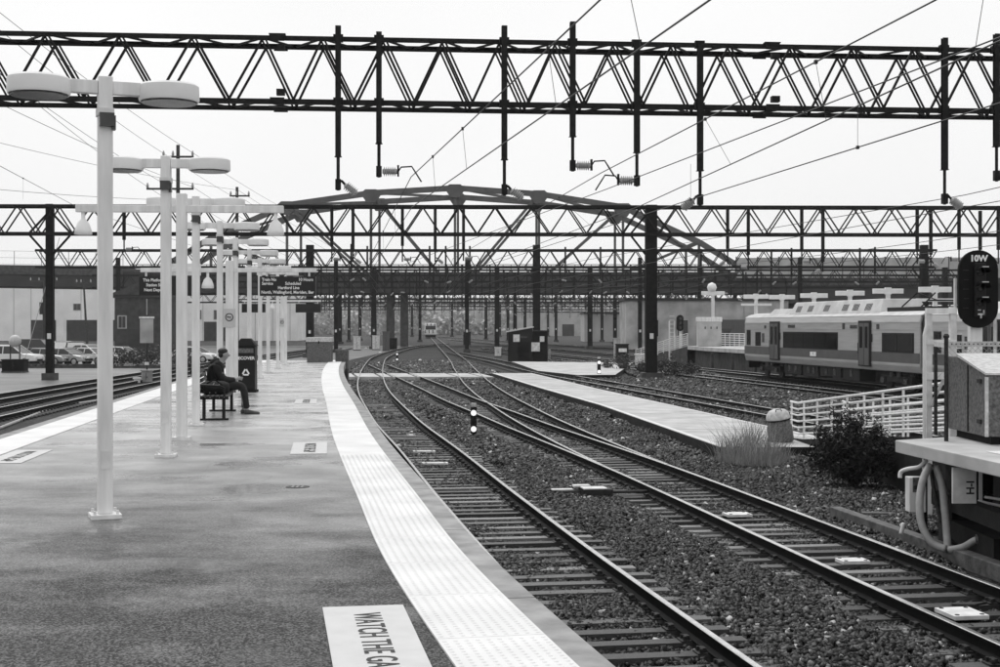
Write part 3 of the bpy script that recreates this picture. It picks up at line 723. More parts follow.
d1 = [(18.5, 0, 5.9), A(965, 195, 38.6), (5.3, 88, 5.9), (-3, 150, 6.0)]
d2 = [(18.5, 0, 5.0), A(960, 208, 38.6), (5.3, 88, 5.0), (-3, 150, 5.2)]
wire(d1, .012, 'overhead carrier wire above the walkway track at the right'); wire(d2, .012, 'overhead contact wire above the walkway track at the right')
for k, lab in (('E', 'overhead wire above the track in front of the train'), ('F', 'overhead wire above the parked train')):
    fn = CL[k]; pts = [(float(fn(20)), 20, 5.6), (float(fn(39)), 39, 5.5), (float(fn(88)), 88, 5.5), (float(fn(150)), 150, 5.7)]
    wire(pts, .014, lab, sag=.3)
fn = CL['G']
g1 = [(-13.6, 5, 6.2), A(0, 166, 60), A(79, 208, 87), (-20.5, 150, 6.2)]
wire(g1, .014, 'overhead carrier wire above the yard track left of the platform', drop_to=[(66, on(g1, 66), on(g1, 66)-Vector((0, 0, 1)))])
for i, (p, q) in enumerate([((193, 153, 100), (-60, -35, 52)), ((163, 153, 100), (-60, -20, 50)), ((148, 187, 100), (-60, 22, 52)), ((193, 187, 100), (-60, 74, 56)), ((170, 187, 100), (-60, 30, 54)), ((238, 190, 125), (-60, 128, 72)), ((245, 200, 125), (-60, 184, 70))]):
    wire([A(*q), A(*p), A(p[0] + 130, p[1] + 75, 190)], .014, ORD[i] + ' thin utility line from the top, running to the wooden poles at the left', group='thin utility lines', sag=.35)
# wires woven between the far gantries
for i, px in enumerate((338, 352, 372, 398, 415, 428, 447, 462, 478, 505, 530, 560, 585, 612, 640, 672, 705, 735)):
    X = xat(px, 150); X2 = xat(430 + (px-430)*.35, 330)
    wire([(X, 150, 6.3), ((X*.6+X2*.4), 205, 6.1), ((X*.3+X2*.7), 262, 5.9), (X2, 330, 5.8)], .016, ORD[i % 12] + (' far' if i < 12 else ' farther right') + ' overhead wire strung between the small distant gantries', group='far overhead wires', sag=.5)

# ------------------------------------------------------------------ platform furniture: lamp posts
def lamp_post(loc, rz, label, tilt=0.0):
    t = thing('lamp_post', label, 'lamp post', loc, rz, 'twin lamp posts down the middle of the platform')
    MB().bx(-.135, .135, -.135, .135, 0, .045).build('base_plate', 'white_dirty', t, bevel=.006)
    mb = MB()
    for s1 in (-1, 1):
        for s2 in (-1, 1): mb.lathe([(.014, 0), (.014, .035)], (s1*.10, s2*.10, .045), n=6)
    mb.build('anchor_bolts', 'white_dirty', t)
    MB().bx(-.064, .064, -.064, .064, .045, 4.02).build('pole', 'white_paint', t, bevel=.008)
    MB().bx(-.04, .04, -.07, -.0645, .45, .62).build('access_cover', 'white_dirty', t)
    MB().bx(-.075, .075, -.075, .075, 3.66, 3.73).build('camera_bracket', 'white_dirty', t)
    mb = MB(); mb.bx(-.06, .07, -.13, -.066, 3.56, 3.68); mb.bx(.05, .085, -.10, -.02, 3.53, 3.66); mb.build('photocell', 'lens_dark', t)
    for s in (-1, 1):
        MB().bx(s*.066, s*.34, -.045, .045, 3.86, 3.98).build('arm', 'white_paint', t, bevel=.005)
        c = (s*.575, 0, 3.90 - s*tilt)
        mb = MB(); mb.lathe([(.0, .165), (.255, .16), (.272, .142), (.276, .02), (.268, 0), (.256, 0), (.25, .03), (.0, .04)], (c[0], c[1], c[2]-.075), n=36)
        h = mb.build('lamp_head', 'lamp_white', t, smooth=False)
        h.data.polygons.foreach_set('use_smooth', [True]*len(h.data.polygons))
        md = h.modifiers.new('edge', 'EDGE_SPLIT'); md.split_angle = .6
        MB().lathe([(.0, 0), (.245, .004), (.245, .014), (0, .02)], (c[0], c[1], c[2]-.094), n=28).build('lens', 'lens_dark', h)
    return t
LP = [(-3.60, 12.66), (-4.46, 18.55), (-5.32, 24.3), (-6.05, 30.0), (-6.80, 35.7), (-7.40, 41.0), (-8.00, 46.3), (-8.63, 51.7), (-9.12, 57.0), (-9.65, 62.5)]
LN = ['tall white twin-drum lamp post nearest the viewer', 'white twin-drum lamp post, second from the viewer', 'white twin-drum lamp post just before the bench, third from the viewer',
      'white twin-drum lamp post just behind the sitting person, fourth from the viewer', 'white twin-drum lamp post beside the black litter bin, fifth from the viewer'] + \
     ['white twin-drum lamp post, %s from the viewer, in the far row' % ORD[i] for i in range(5, 10)]
for i, (p, lab) in enumerate(zip(LP, LN)):
    lamp_post((p[0], p[1], 0), math.radians(22 if i == 0 else random.uniform(2, 10)), lab)

def bell(parent, u, z):
    mb = MB(); mb.lathe([(.03, 0), (.03, -.10), (.045, -.12), (.085, -.16), (.125, -.27), (.135, -.34), (.12, -.345), (.0, -.33)], (u, 0, z), n=20)
    mb.build('bell_lamp', 'lamp_white', parent, smooth=True)
# first cross-arm post with two bell lamps
t = thing('cross_arm_post', 'white post with a long cross arm and two bell lamps, between the nearest lamp posts', 'lamp post', (-4.88, 21.3, 0), math.radians(3), 'white cross arm posts on the platform')
MB().bx(-.13, .13, -.13, .13, 0, .05).build('base_plate', 'white_dirty', t)
MB().bx(-.075, .075, -.075, .075, .05, 3.78).build('pole', 'white_paint', t, bevel=.008)
MB().bx(-1.60, 1.55, -.05, .05, 3.49, 3.60).build('cross_arm', 'white_paint', t, bevel=.008)
for u in (-1.49, 1.43): bell(t, u, 3.49)

def board(parent, u, z, w, h, lines, back=False):
    b = MB().bx(u-w/2, u+w/2, -.09, .09, z-h, z).build('display_board', 'board_black', parent, bevel=.006)
    for s in (-.38, .38): MB().bx(u+s*w-.02, u+s*w+.02, -.02, .02, z, z+.09).build('hanger', 'white_paint', b)
    for (tx, fx, fz, al) in lines:
        text(tx, h*.215, 'text_white', b, Matrix.Translation((u + fx*w, -.094, z - fz*h)) @ FACE_CAM @ Matrix.Diagonal((.92, 1, 1, 1)), .0008, align=al, offset=.002)
def t_sign(loc, rz, label, left, right, smoke=True):
    t = thing('sign_post', label, 'sign post', loc, rz, 'white sign posts with hanging black boards')
    MB().bx(-.15, .15, -.15, .15, 0, .05).build('base_plate', 'white_dirty', t)
    MB().bx(-.085, .085, -.085, .085, .05, 3.16).build('pole', 'white_paint', t, bevel=.008)
    MB().bx(-1.92, 1.86, -.05, .05, 2.91, 3.00).build('cross_arm', 'white_paint', t, bevel=.006)
    for u in (-.48,): bell(t, u, 2.91)
    board(t, -1.38, 2.82, 1.12, .42, left); board(t, 1.25, 2.82, 1.20, .42, right)
    if smoke:
        p = MB().bx(-.13, .13, -.10, -.088, 1.72, 2.12).build('no_smoking_plate', 'placard', t)
        mb = MB(); n = 24
        for i in range(n):
            a0, a1 = 2*math.pi*i/n, 2*math.pi*(i+1)/n
            mb.add([(r*math.cos(a), -.1035, 1.94 + r*math.sin(a)) for a, r in ((a0, .088), (a1, .088), (a1, .068), (a0, .068))], [(0, 1, 2, 3)])
        mb.bar((-.052, -.1035, 1.99), (.052, -.1035, 1.89), .016, .002); mb.bx(-.055, .04, -.1045, -.1025, 1.93, 1.95)
        mb.build('no_smoking_mark', 'text_black', p)
    return t
t_sign((-5.83, 30.0, 0), math.radians(1), 'white sign post with two lit black departure boards and a no smoking plate',
       [('This Platform', -.42, .2, 'LEFT'), ('Station Stop', -.36, .45, 'LEFT'), ('Next Departure', -.4, .7, 'LEFT')],
       [('Train No', -.46, .17, 'LEFT'), ('10 Hours', .46, .17, 'RIGHT'), ('Service', -.46, .37, 'LEFT'), ('Scheduled', .10, .37, 'CENTER'), ('Hartford Line', .02, .59, 'CENTER'), ('North, Wallingford, Meriden, Ber', .0, .82, 'CENTER')])
t_sign((-10.5, 67.0, 0), math.radians(1), 'far white sign post with two blank black boards at the platform end', [], [], smoke=True)
MB().bx(-.32, .32, -.06, .06, 0, .26).build('speaker_panel', 'white_paint', None, (-6.9, 30.5, 2.86))
o = bpy.data.objects['speaker_panel']; tag(o, 'plain white panel fixed above the left departure board', 'panel')
MB().bx(-.03, .03, -.03, .03, -2.86, 0).build('post', 'white_paint', o)

# ------------------------------------------------------------------ bench
BA = math.radians(8)
def bench():
    t = thing('bench', 'black slatted metal bench on the platform with the person on it', 'bench', (-5.52, 27.2, 0), BA)
    L0, L1 = -1.55, 1.45          # along y
    for i in range(6): MB().bx(-.22+i*.085, -.15+i*.085, L0, L1, .42, .455).build('seat_slat', 'black_paint', t, bevel=.005)
    for i in range(5):
        z = .52 + i*.085; x = -.27 - i*.025
        MB().box((x, (L0+L1)/2, z), (.022, L1-L0, .07), (0, math.radians(-15), 0)).build('back_slat', 'black_paint', t)
    for y in (L0+.12, L1-.12):
        mb = MB(); mb.bx(-.20, -.14, y-.03, y+.03, .03, .42); mb.bx(.16, .22, y-.03, y+.03, .03, .42); mb.bx(-.26, .28, y-.03, y+.03, 0, .035)
        mb.bx(-.24, .28, y-.03, y+.03, .385, .418); mb.bar((-.24, y, .40), (-.40, y, .93), .05, .05); pass
        mb.build('leg_frame', 'black_paint', t)
    for y in (L0+.06, L1-.06):
        MB().tube([(-.31, y, .66), (.12, y, .64), (.20, y, .60), (.20, y, .44)], .02, 8).build('armrest', 'black_paint', t)
bench()
# bag on the bench
t = thing('shoulder_bag', 'dark bag with a pale strap lying on the bench beside the person', 'bag', (-5.43, 26.45, .455), BA)
mb = MB(); mb.lathe([(.02, -.27), (.12, -.26), (.165, -.17), (.175, 0), (.165, .17), (.12, .26), (.02, .27)], (0, 0, .14), axis=(1, 0, 0), n=18)
mb.v = [(x, y, max(.0, z*.8)) for x, y, z in mb.v]
mb.build('body', 'cloth_black', t, smooth=True)
mb = MB(); mb.tube([(-.22, -.14, .10), (-.12, -.17, .22), (.0, -.15, .28), (.12, -.17, .2), (.2, -.14, .08)], .016, 6); mb.build('handle', 'black_matte', t)
for k in (-.06, .05): MB().tube([(k-.03, -.135, .02), (k, -.155, .12), (k+.06, -.13, .22)], .009, 6).build('strap', 'hose', t)

# ------------------------------------------------------------------ the sitting person
def skin_obj(name, verts, edges, material, parent, sub=2, root=0, smooth=True):
    me = bpy.data.meshes.new(name); me.from_pydata([v[:3] for v in verts], edges, [])
    o = link(name, me, parent); me.materials.append(MATS[material])
    md = o.modifiers.new('skin', 'SKIN'); md.use_smooth_shade = True
    for i, v in enumerate(verts):
        sv = me.skin_vertices[0].data[i]; r = v[3]; sv.radius = r if isinstance(r, tuple) else (r, r)
    me.skin_vertices[0].data[root].use_root = True
    s = o.modifiers.new('sub', 'SUBSURF'); s.levels = sub; s.render_levels = sub
    return o
def person():
    t = thing('person', 'person in a dark jacket and dark trousers on the bench looking at a phone', 'person', (-5.60, 27.62, 0), BA)
    V, E_ = [], []
    def chain(pts, start=None):
        prev = start
        for p in pts:
            V.append(p); i = len(V)-1
            if prev is not None: E_.append((prev, i))
            prev = i
        return prev
    pel = chain([(0, 0, .56, .14)])
    ch = chain([(-.03, 0, .72, .135), (-.01, 0, .90, .15), (.04, 0, 1.01, .085), (.075, 0, 1.075, .058), (.115, 0, 1.13, (.082, .075)), (.135, 0, 1.185, (.095, .088)), (.13, 0, 1.25, (.072, .066))], pel)
    chest = 2
    for s in (-1, 1):
        w = chain([(.0, s*.17, .955, .07), (.03, s*.215, .80, .052), (.10, s*.225, .685, .045), (.25, s*.14, .675, .038), (.345, s*.07, .685, .027)], chest)
        palm = chain([(.39, s*.055, .70, (.024, .034)), (.425, s*.05, .712, (.016, .032))], w)
        for q in range(4):
            chain([(.455 - q*.004, s*(.05 - .012) + s*(q-1.5)*.0, .722 - q*.016, .0095), (.478 - q*.006, s*.022, .722 - q*.016, .009), (.474 - q*.006, s*.002, .718 - q*.016, .008)], palm)
        chain([(.40, s*.03, .735, .011), (.43, s*.015, .748, .0095)], w)
        hip = chain([(.03, s*.10, .535, .105), (.24, s*.12, .565, .085), (.47, s*.115, .555, .068), (.50, s*.115, .40, .06), (.50, s*.115, .22, .048), (.48 + (.08 if s < 0 else .0), s*.115, .09, .04)], pel)
        chain([(.53 + (.08 if s < 0 else 0), s*.125, .05, .035), (.62 + (.08 if s < 0 else 0), s*.13, .04, .03)], hip)
    skin_obj('body', V, E_, 'skin', t)
    # jacket over the trunk and arms
    V, E_ = [], []
    pel = chain([(-.01, 0, .54, (.19, .185))])
    chain([(-.06, 0, .70, (.19, .185)), (-.055, 0, .86, (.195, .20)), (-.01, 0, .98, (.14, .16)), (.045, 0, 1.045, (.082, .09))], pel)
    for s in (-1, 1):
        chain([(-.02, s*.18, .955, .098), (.01, s*.235, .80, .085), (.09, s*.24, .68, .076), (.24, s*.15, .675, .056), (.335, s*.078, .685, .042)], 3)
    skin_obj('jacket', V, E_, 'cloth_black', t)
    # hood lying at the back of the neck
    mb = MB(); mb.lathe([(.02, -.10), (.08, -.085), (.105, -.02), (.10, .04), (.06, .075), (.01, .08)], (-.06, 0, 1.03), axis=(-.5, 0, .9), n=14); mb.build('hood', 'cloth_black', t, smooth=True)
    V, E_ = [], []
    pel = chain([(-.01, 0, .545, (.15, .17))])
    for s in (-1, 1):
        f = .08 if s < 0 else 0
        chain([(.06, s*.10, .54, .118), (.25, s*.12, .565, .102), (.47, s*.12, .56, .085), (.515, s*.12, .41, .078), (.51 + f*.4, s*.12, .22, .068), (.50 + f*.8, s*.12, .09, .072)], pel)
    skin_obj('trousers', V, E_, 'cloth_trousers', t)
    for s in (-1, 1):
        f = .08 if s < 0 else 0
        mb = MB()
        for (x, w, h) in ((-.07, .035, .07), (-.03, .042, .095), (.05, .045, .085), (.13, .05, .06), (.20, .045, .05), (.235, .025, .035)):
            mb.v += [(.50 + f + x, s*.125 + w*c_, max(.0, zz)) for c_, zz in ((-1, 0), (1, 0), (1, h*.6), (.55, h), (-.55, h), (-1, h*.6))]
        for i in range(5):
            for k in range(6): mb.f.append((i*6+k, i*6+(k+1) % 6, i*6+6+(k+1) % 6, i*6+6+k)); mb.m.append(0)
        mb.f += [tuple(reversed(range(6))), tuple(range(30, 36))]; mb.m += [0, 0]
        mb.build('shoe', 'shoe', t, smooth=True)
    # head: hair, ears, nose, eyes
    def ell(name, c, r, material, n=12, cut=None):
        mb = MB(); prof = [(max(.001, math.sin(math.pi*i/n)), -math.cos(math.pi*i/n)) for i in range(n+1)]
        mb.lathe(prof, n=16); mb.v = [(c[0]+x*r[0], c[1]+y*r[1], c[2]+z*r[2]) for x, y, z in mb.v]
        return mb.build(name, material, t, smooth=True)
    ell('hair', (.085, 0, 1.245), (.098, .096, .072), 'hair'); ell('hair', (.065, 0, 1.19), (.07, .092, .085), 'hair')
    ell('nose', (.206, 0, 1.165), (.024, .014, .024), 'skin')
    for s in (-1, 1):
        ell('ear', (.115, s*.092, 1.175), (.024, .012, .034), 'skin'); ell('eye', (.186, s*.032, 1.188), (.011, .014, .007), 'hair')
    ell('mouth', (.182, 0, 1.118), (.010, .022, .005), 'shoe')
    p = thing('phone', 'small bright phone held in the sitting person\'s hands', 'phone', (-5.155, 27.69, .72), BA)
    MB().box((0, 0, .012), (.13, .068, .009), (0, math.radians(-35), 0)).build('case', 'black_paint', p)
    MB().box((-.003, 0, .017), (.118, .06, .003), (0, math.radians(-35), 0)).build('screen', 'placard', p)
person()

# ------------------------------------------------------------------ litter bin, control box
t = thing('litter_bin', 'tall black recycling bin with white triangle mark behind the sitting person', 'bin', (-6.74, 36.9, 0), math.radians(4))
MB().bx(-.26, .26, -.30, .30, .06, 1.22).build('body', 'black_paint', t, bevel=.02)
MB().bx(-.29, .29, -.33, .33, 0, .06).build('base', 'black_matte', t)
mb = MB(); mb.add([(-.29, -.34, 1.22), (.29, -.34, 1.22), (.29, .34, 1.22), (-.29, .34, 1.22), (-.12, -.18, 1.42), (.12, -.18, 1.42), (.12, .18, 1.42), (-.12, .18, 1.42)], [(3, 2, 1, 0), (4, 5, 6, 7), (0, 1, 5, 4), (1, 2, 6, 5), (2, 3, 7, 6), (3, 0, 4, 7)])
mb.build('lid', 'black_matte', t)
MB().bx(-.22, .22, -.312, -.301, 1.04, 1.16).build('opening_flap', 'grey_box', t)
text('RECOVER', .115, 'text_white', t, Matrix.Translation((.0, -.304, .90)) @ FACE_CAM, .001, offset=.003)
mb = MB()
for a in (90, 210, 330):
    p0 = Vector((.11*math.cos(math.radians(a)), 0, .11*math.sin(math.radians(a)))); p1 = Vector((.11*math.cos(math.radians(a+120)), 0, .11*math.sin(math.radians(a+120))))
    mb.bar(p0.lerp(p1, .12) + Vector((.02, -.303, .52)), p0.lerp(p1, .88) + Vector((.02, -.303, .52)), .042, .004, up=(0, 1, 0))
mb.build('recycling_mark', 'text_white', t)
t = thing('control_cabinet', 'grey cabinet with pale lid standing at the far end of the platform', 'cabinet', (-8.75, 67.5, 0), 0)
MB().bx(-.58, .58, -.4, .4, 0, .98).build('body', 'grey_box', t, bevel=.01); MB().bx(-.62, .62, -.45, .45, .98, 1.2).build('lid', 'grey_lid', t, bevel=.015)
MB().bx(-.03, .03, -.46, -.45, .9, 1.02).build('latch', 'black_paint', t)
t = thing('control_cabinet', 'small grey box beside the cabinet at the platform end', 'cabinet', (-7.75, 68.2, -.35), 0)
MB().bx(-.3, .3, -.3, .3, 0, .95).build('body', 'grey_box', t, bevel=.01); MB().bx(-.3, .3, -.3, .3, -1.4, 0).build('stand', 'concrete_dark', t)
# drain in the platform floor
t = thing('floor_drain', 'small round drain cover in the middle of the wet platform floor', 'drain cover', (-2.20, 15.1, 0.0))
MB().lathe([(.13, 0), (.13, .004), (.10, .0045), (.10, .004)], n=20).build('ring', 'iron', t)
for x in (-.05, 0, .05): MB().bx(x-.012, x+.012, -.07, .07, .004, .008).build('slot_bar', 'concrete', t)

# ------------------------------------------------------------------ small things on the tracks
def dwarf(loc, label, s=1.0, rz=0.0):
    t = thing('dwarf_signal', label, 'signal', loc, rz, 'low black signals with two white discs')
    MB().bx(-.2*s, .2*s, -.14*s, .14*s, 0, .06*s).build('base', 'concrete', t)
    MB().tube([(0, 0, .06*s), (0, 0, .24*s)], .04*s, 8).build('stub', 'iron', t)
    MB().bx(-.088*s, .088*s, -.10*s, .10*s, .22*s, 1.02*s).build('housing', 'black_paint', t, bevel=.02*s)
    for z in (.36, .84):
        MB().lathe([(.085*s, 0), (.085*s, .012*s), (.0, .02*s)], (0, -.101*s, z*s), axis=(0, -1, 0), n=20).build('disc', 'lit_lens', t)
        mb = MB(); n = 12
        for i in range(n):
            a0, a1 = math.pi*i/n, math.pi*(i+1)/n
            mb.add([(r*s*math.cos(a), y*s, z*s + r*s*math.sin(a)) for a, r, y in ((a0, .10, -.10), (a1, .10, -.10), (a1, .10, -.145), (a0, .10, -.145))], [(0, 1, 2, 3), (3, 2, 1, 0)])
        mb.build('hood', 'iron', t)
    MB().bx(-.075*s, .075*s, -.08*s, .08*s, 1.02*s, 1.12*s).build('cap', 'grey_lid', t)
dwarf((-.78, 41.2, GZ), 'low black signal with two white discs standing between the near tracks')
dwarf((-9.4, 127, GZ), 'small far black signal with two white discs left of the straight track')
dwarf(tuple(gp(599, 378.5, GZ)), 'low black signal with two white discs beside the far walkway', 1.25)
t = thing('switch_machine', 'low black switch machine with pale covers between the near tracks', 'switch machine', (1.75, 27.3, GZ+.02), math.radians(8.5))
MB().bx(.2, 1.3, -.17, .17, 0, .06).build('base_timber', 'tie_b', t); MB().bx(.2, 1.3, .35, .57, 0, .06).build('base_timber', 'tie_b', t)
MB().bx(-.16, .42, -.30, .30, .02, .21).build('gear_case', 'iron', t, bevel=.02); MB().bx(-.17, .30, -.31, .05, .21, .235).build('cover', 'white_dirty', t, bevel=.006)
MB().bx(-.28, .05, .08, .30, .21, .25).build('cover', 'white_dirty', t, bevel=.006)
MB().bx(-.62, -.14, .02, .28, .02, .16).build('motor_case', 'iron', t, bevel=.03); MB().bx(-.72, -.30, .06, .24, .16, .18).build('cover', 'white_dirty', t)
MB().tube([(.4, 0, .12), (1.5, 0, .12)], .03, 8).build('throw_rod', 'iron', t); MB().tube([(.4, .2, .1), (1.4, .2, .1)], .022, 8).build('throw_rod', 'iron', t)
def pad(p, rz, label, w=.42, l=.55, bond=True):
    t = thing('track_pad', label, 'track box', p, rz, 'pale flat boxes between the rails')
    MB().bx(-w/2, w/2, -l/2, l/2, 0, .05).build('cover', 'white_dirty', t, bevel=.006)
    for s in (-1, 1):
        for q in (-1, 1): MB().lathe([(.028, 0), (.028, .006)], (s*w*.36, q*l*.38, .05), n=8).build('bolt', 'iron', t)
    if bond: MB().tube([(0, l/2, .03), (.1, l/2+.2, .03), (.35, l/2+.1, .04), (.6, l/2+.3, .02)], .015, 6).build('cable', 'iron', t)
TZ = RZ - .185
pad((5.30, 15.95, TZ+.01), math.radians(9), 'pale bolted box between the rails at the right picture edge', .42, .5, True)
pad((4.95, 19.5, TZ+.01), math.radians(9), 'pale flat box with a cable between the rails, second from the right edge', .40, .3)
pad((4.15, 24.3, TZ+.01), math.radians(9), 'pale flat box with cables between the rails near the switch machine', .44, .35)
pad(tuple(gp(435, 465, TZ)+Vector((0, 0, .01))), math.radians(8), 'pale flat box on the platform track ties, nearer of the left pair', .62, .28, False)
pad(tuple(gp(424, 453, TZ)+Vector((0, 0, .01))), math.radians(8), 'pale flat box on the platform track ties, farther of the left pair', .58, .26, False)
pad(tuple(gp(411, 436.5, TZ)+Vector((0, 0, .01))), math.radians(8), 'small white knob box on the platform track ties beyond the pair', .25, .3, False)
for i, (px, py) in enumerate([(412, 434), (380, 353.5), (420, 361.5), (366, 349), (409, 379)]):
    p = gp(px, py, GZ); mb = MB(); k_ = .45 if i == 0 else 1.0; mb.lathe([(.10*k_, 0), (.16*k_, .05*k_), (.17*k_, .12*k_), (.12*k_, .2*k_), (.02, .23*k_)], n=10)
    mb.v = [(x*(1+random.uniform(-.15, .15)), y, z) for x, y, z in mb.v]
    tag(mb.build('marker_stone', 'text_white', None, tuple(p)) , 'white marker lump on the ballast, %s of the scattered ones' % ORD[i], 'marker', 'white marker lumps')

# ------------------------------------------------------------------ opposite high platform at the right edge
t0 = link('opposite_platform', None); tag(t0, kind='structure')
top = [(6.06, 21.3), (6.40, 17.7), (7.0, 11.0), (12, 11.0), (12, 22.9), (7.2, 22.0)]
mb = MB(); mb.prism(top, -.185, 0); slab = mb.build('slab', 'concrete_light', t0, bevel=.012)
mb = MB(); mb.prism([(6.75, 19.3), (7.0, 17.0), (12, 17.0), (12, 19.8)], .004, .012); mb.build('tactile_tile', 'tactile', t0)
MB().bx(7.6, 8.2, 12, 21.4, GZ-.1, -.19).build('support_wall', 'painted_shade', t0)  # supports coloured near-black to paint the shade under the slab
for y in (20.9, 17.6, 14): MB().bx(6.75, 7.15, y-.15, y+.15, GZ-.1, -.186).build('support_post', 'painted_shade', t0)
MB().bx(6.55, 6.75, 12, 21.1, -.95, -.72).build('beam', 'painted_shade', t0)
MB().bx(6.72, 7.6, 18.9, 21.3, GZ-.1, -1.15).build('footing', 'painted_shade', t0)
MB().bx(6.42, 6.47, 21.02, 21.07, GZ, -.19).build('drop_post', 'black_paint', t0)
t = thing('timber_beam', 'weathered long timber lying beside the right hand rail', 'timber', (0, 0, 0))
mb = MB(); a, b = gp(835, 520, GZ), gp(1030, 592, GZ); mb.bar(a + Vector((0, 0, .12)), b + Vector((0, 0, .12)), .20, .24); mb.build('beam', 'timber', t, bevel=.015)
a, b = gp(862, 520, GZ), gp(902, 521, GZ); mb = MB(); mb.bar(a + Vector((0, 0, .07)), b + Vector((0, 0, .07)), .2, .14); mb.build('end_block', 'timber', t)
# hanging things under its edge
t = thing('electrical_box', 'white electrical box mounted under the edge of the opposite platform', 'electrical box', (6.20, 20.75, -1.02))
MB().bx(-.12, .13, -.12, .10, 0, .52).build('case', 'white_paint', t, bevel=.012)
MB().bx(-.07, .04, -.127, -.121, .30, .52).build('label_plate', 'grey_box', t); MB().bx(-.05, .02, -.132, -.128, .34, .40).build('lettering', 'text_black', t)
for z in (.06, .55): MB().bx(.13, .17, -.05, .05, z-.02, z+.02).build('bracket', 'iron', t)
t = thing('notice_panel', 'weathered white panel with black marks under the opposite platform', 'panel', (6.46, 19.35, -.72))
MB().bx(-.16, .17, -.02, .02, 0, .50).build('board', 'white_dirty', t)
text('H-I', .15, 'text_black', t, Matrix.Translation((.09, -.023, .22)) @ FACE_CAM @ Matrix.Rotation(math.radians(90), 4, 'Z'), .001, offset=.004)
def hose(pts, r, label, material='hose', couplings=()):
    P = [Vector(p) for p in pts]; out = []
    for i in range(len(P)-1):
        p0, p1, p2, p3 = P[max(i-1, 0)], P[i], P[i+1], P[min(i+2, len(P)-1)]
        for k in range(6):
            s = k/6; out.append(.5*((2*p1) + (p2-p0)*s + (2*p0-5*p1+4*p2-p3)*s*s + (3*p1-p0-3*p2+p3)*s**3))
    out.append(P[-1])
    o = tag(MB().tube(out, r, 10).build('hose', material, smooth=True), label, 'hose', 'hoses under the opposite platform')
    for i in couplings:
        d = (out[min(i+1, len(out)-1)] - out[i-1]).normalized()
        MB().lathe([(r*1.5, -.05), (r*1.5, .05)], out[i], axis=d, n=12).build('coupling', 'grey_box', o)
    return o
def H(px, py, Y): return tuple(at(px, py, Y))
hose([H(930, 465, 20.3), H(923, 480, 20.2), H(919.5, 503, 20.1), H(922, 525, 20.0), H(932, 543, 19.9), H(946, 549, 19.8)], .055, 'thick grey hose hanging in a loop, outer left side')
hose([H(936, 466, 20.3), H(942, 485, 20.2), H(945, 510, 20.1), H(947, 535, 20.0), H(948, 551, 19.9)], .055, 'thick grey hose hanging straight down beside the loop')
hose([H(931, 466, 20.4), H(934, 490, 20.3), H(941, 520, 20.2), H(950, 540, 20.1)], .03, 'thin dark hose hanging between the grey hoses', 'iron')
hose([H(948, 550, 19.8), H(963, 547, 19.7), H(976, 540, 19.6), H(990, 539, 19.5), H(1015, 541, 19.3)], .05, 'grey pipe running right along the ground from the hoses', 'hose', (14,))
hose([H(900, 478, 20.7), H(901, 472, 20.7), H(908, 469, 20.6), H(919, 467, 20.5), H(927, 460, 20.5)], .032, 'pale bent pipe above the white electrical box', 'white_dirty')
hose([H(950, 540, 20.2), H(965, 549, 20.1), H(985, 552, 20.0), H(1010, 557, 19.8)], .028, 'thin dark cable on the ground under the platform', 'iron', (8,))
hose([H(978, 501, 19.7), H(1010, 508, 19.4)], .02, 'upper thin pale pipe below the slab at the right edge', 'white_dirty'); hose([H(985, 497, 19.9), H(1010, 501, 19.6)], .02, 'lower thin pale pipe below the slab at the right edge', 'white_dirty')
hose([H(901, 534, 21.0), H(904, 523, 21.0)], .03, 'short pale bent stub of pipe at the foot of the black post', 'white_dirty')

# sand box on that platform
t = thing('storage_bin', 'grey weathered storage bin with a sloping pale lid on the opposite platform', 'storage bin', (0, 0, 0))
def yz_prism(mb, x0, x1, pts):
    n = len(pts); vs = [(x0, p[0], p[1]) for p in pts] + [(x1, p[0], p[1]) for p in pts]
    mb.add(vs, [tuple(range(n)), tuple(reversed(range(n, 2*n)))] + [(k, n+k, n+(k+1) % n, (k+1) % n) for k in range(n)])
mb = MB(); yz_prism(mb, 7.15, 8.7, [(20.42, .12), (20.42, 1.02), (21.7, 1.27), (22.15, 1.27), (22.15, .12)]); mb.build('body', 'grey_box', t, bevel=.01)
mb = MB(); yz_prism(mb, 7.12, 8.74, [(20.36, 1.03), (20.36, 1.06), (21.7, 1.325), (21.7, 1.285)]); mb.build('lid', 'grey_lid', t)
mb = MB(); yz_prism(mb, 7.25, 8.6, [(20.5, 0.0), (20.5, .12), (22.05, .12), (22.05, 0.0)]); mb.build('plinth', 'black_matte', t)
for x, y in ((7.15, 20.42), (7.15, 22.15), (8.7, 20.42)): MB().bx(x-.012, x+.03, y-.012, y+.03, .12, 1.0 if y < 21 else 1.25).build('corner_trim', 'grey_lid', t)
MB().bx(7.9, 7.915, 20.408, 20.418, .14, 1.0).build('door_seam', 'black_matte', t); MB().bx(7.80, 7.88, 20.37, 20.418, .78, .92).build('latch', 'iron', t)
MB().bx(7.135, 7.148, 21.2, 21.215, .14, 1.15).build('door_seam', 'black_matte', t)
for z in (.3, .9): MB().bx(7.12, 7.148, 20.6, 20.75, z, z+.06).build('hinge', 'iron', t)
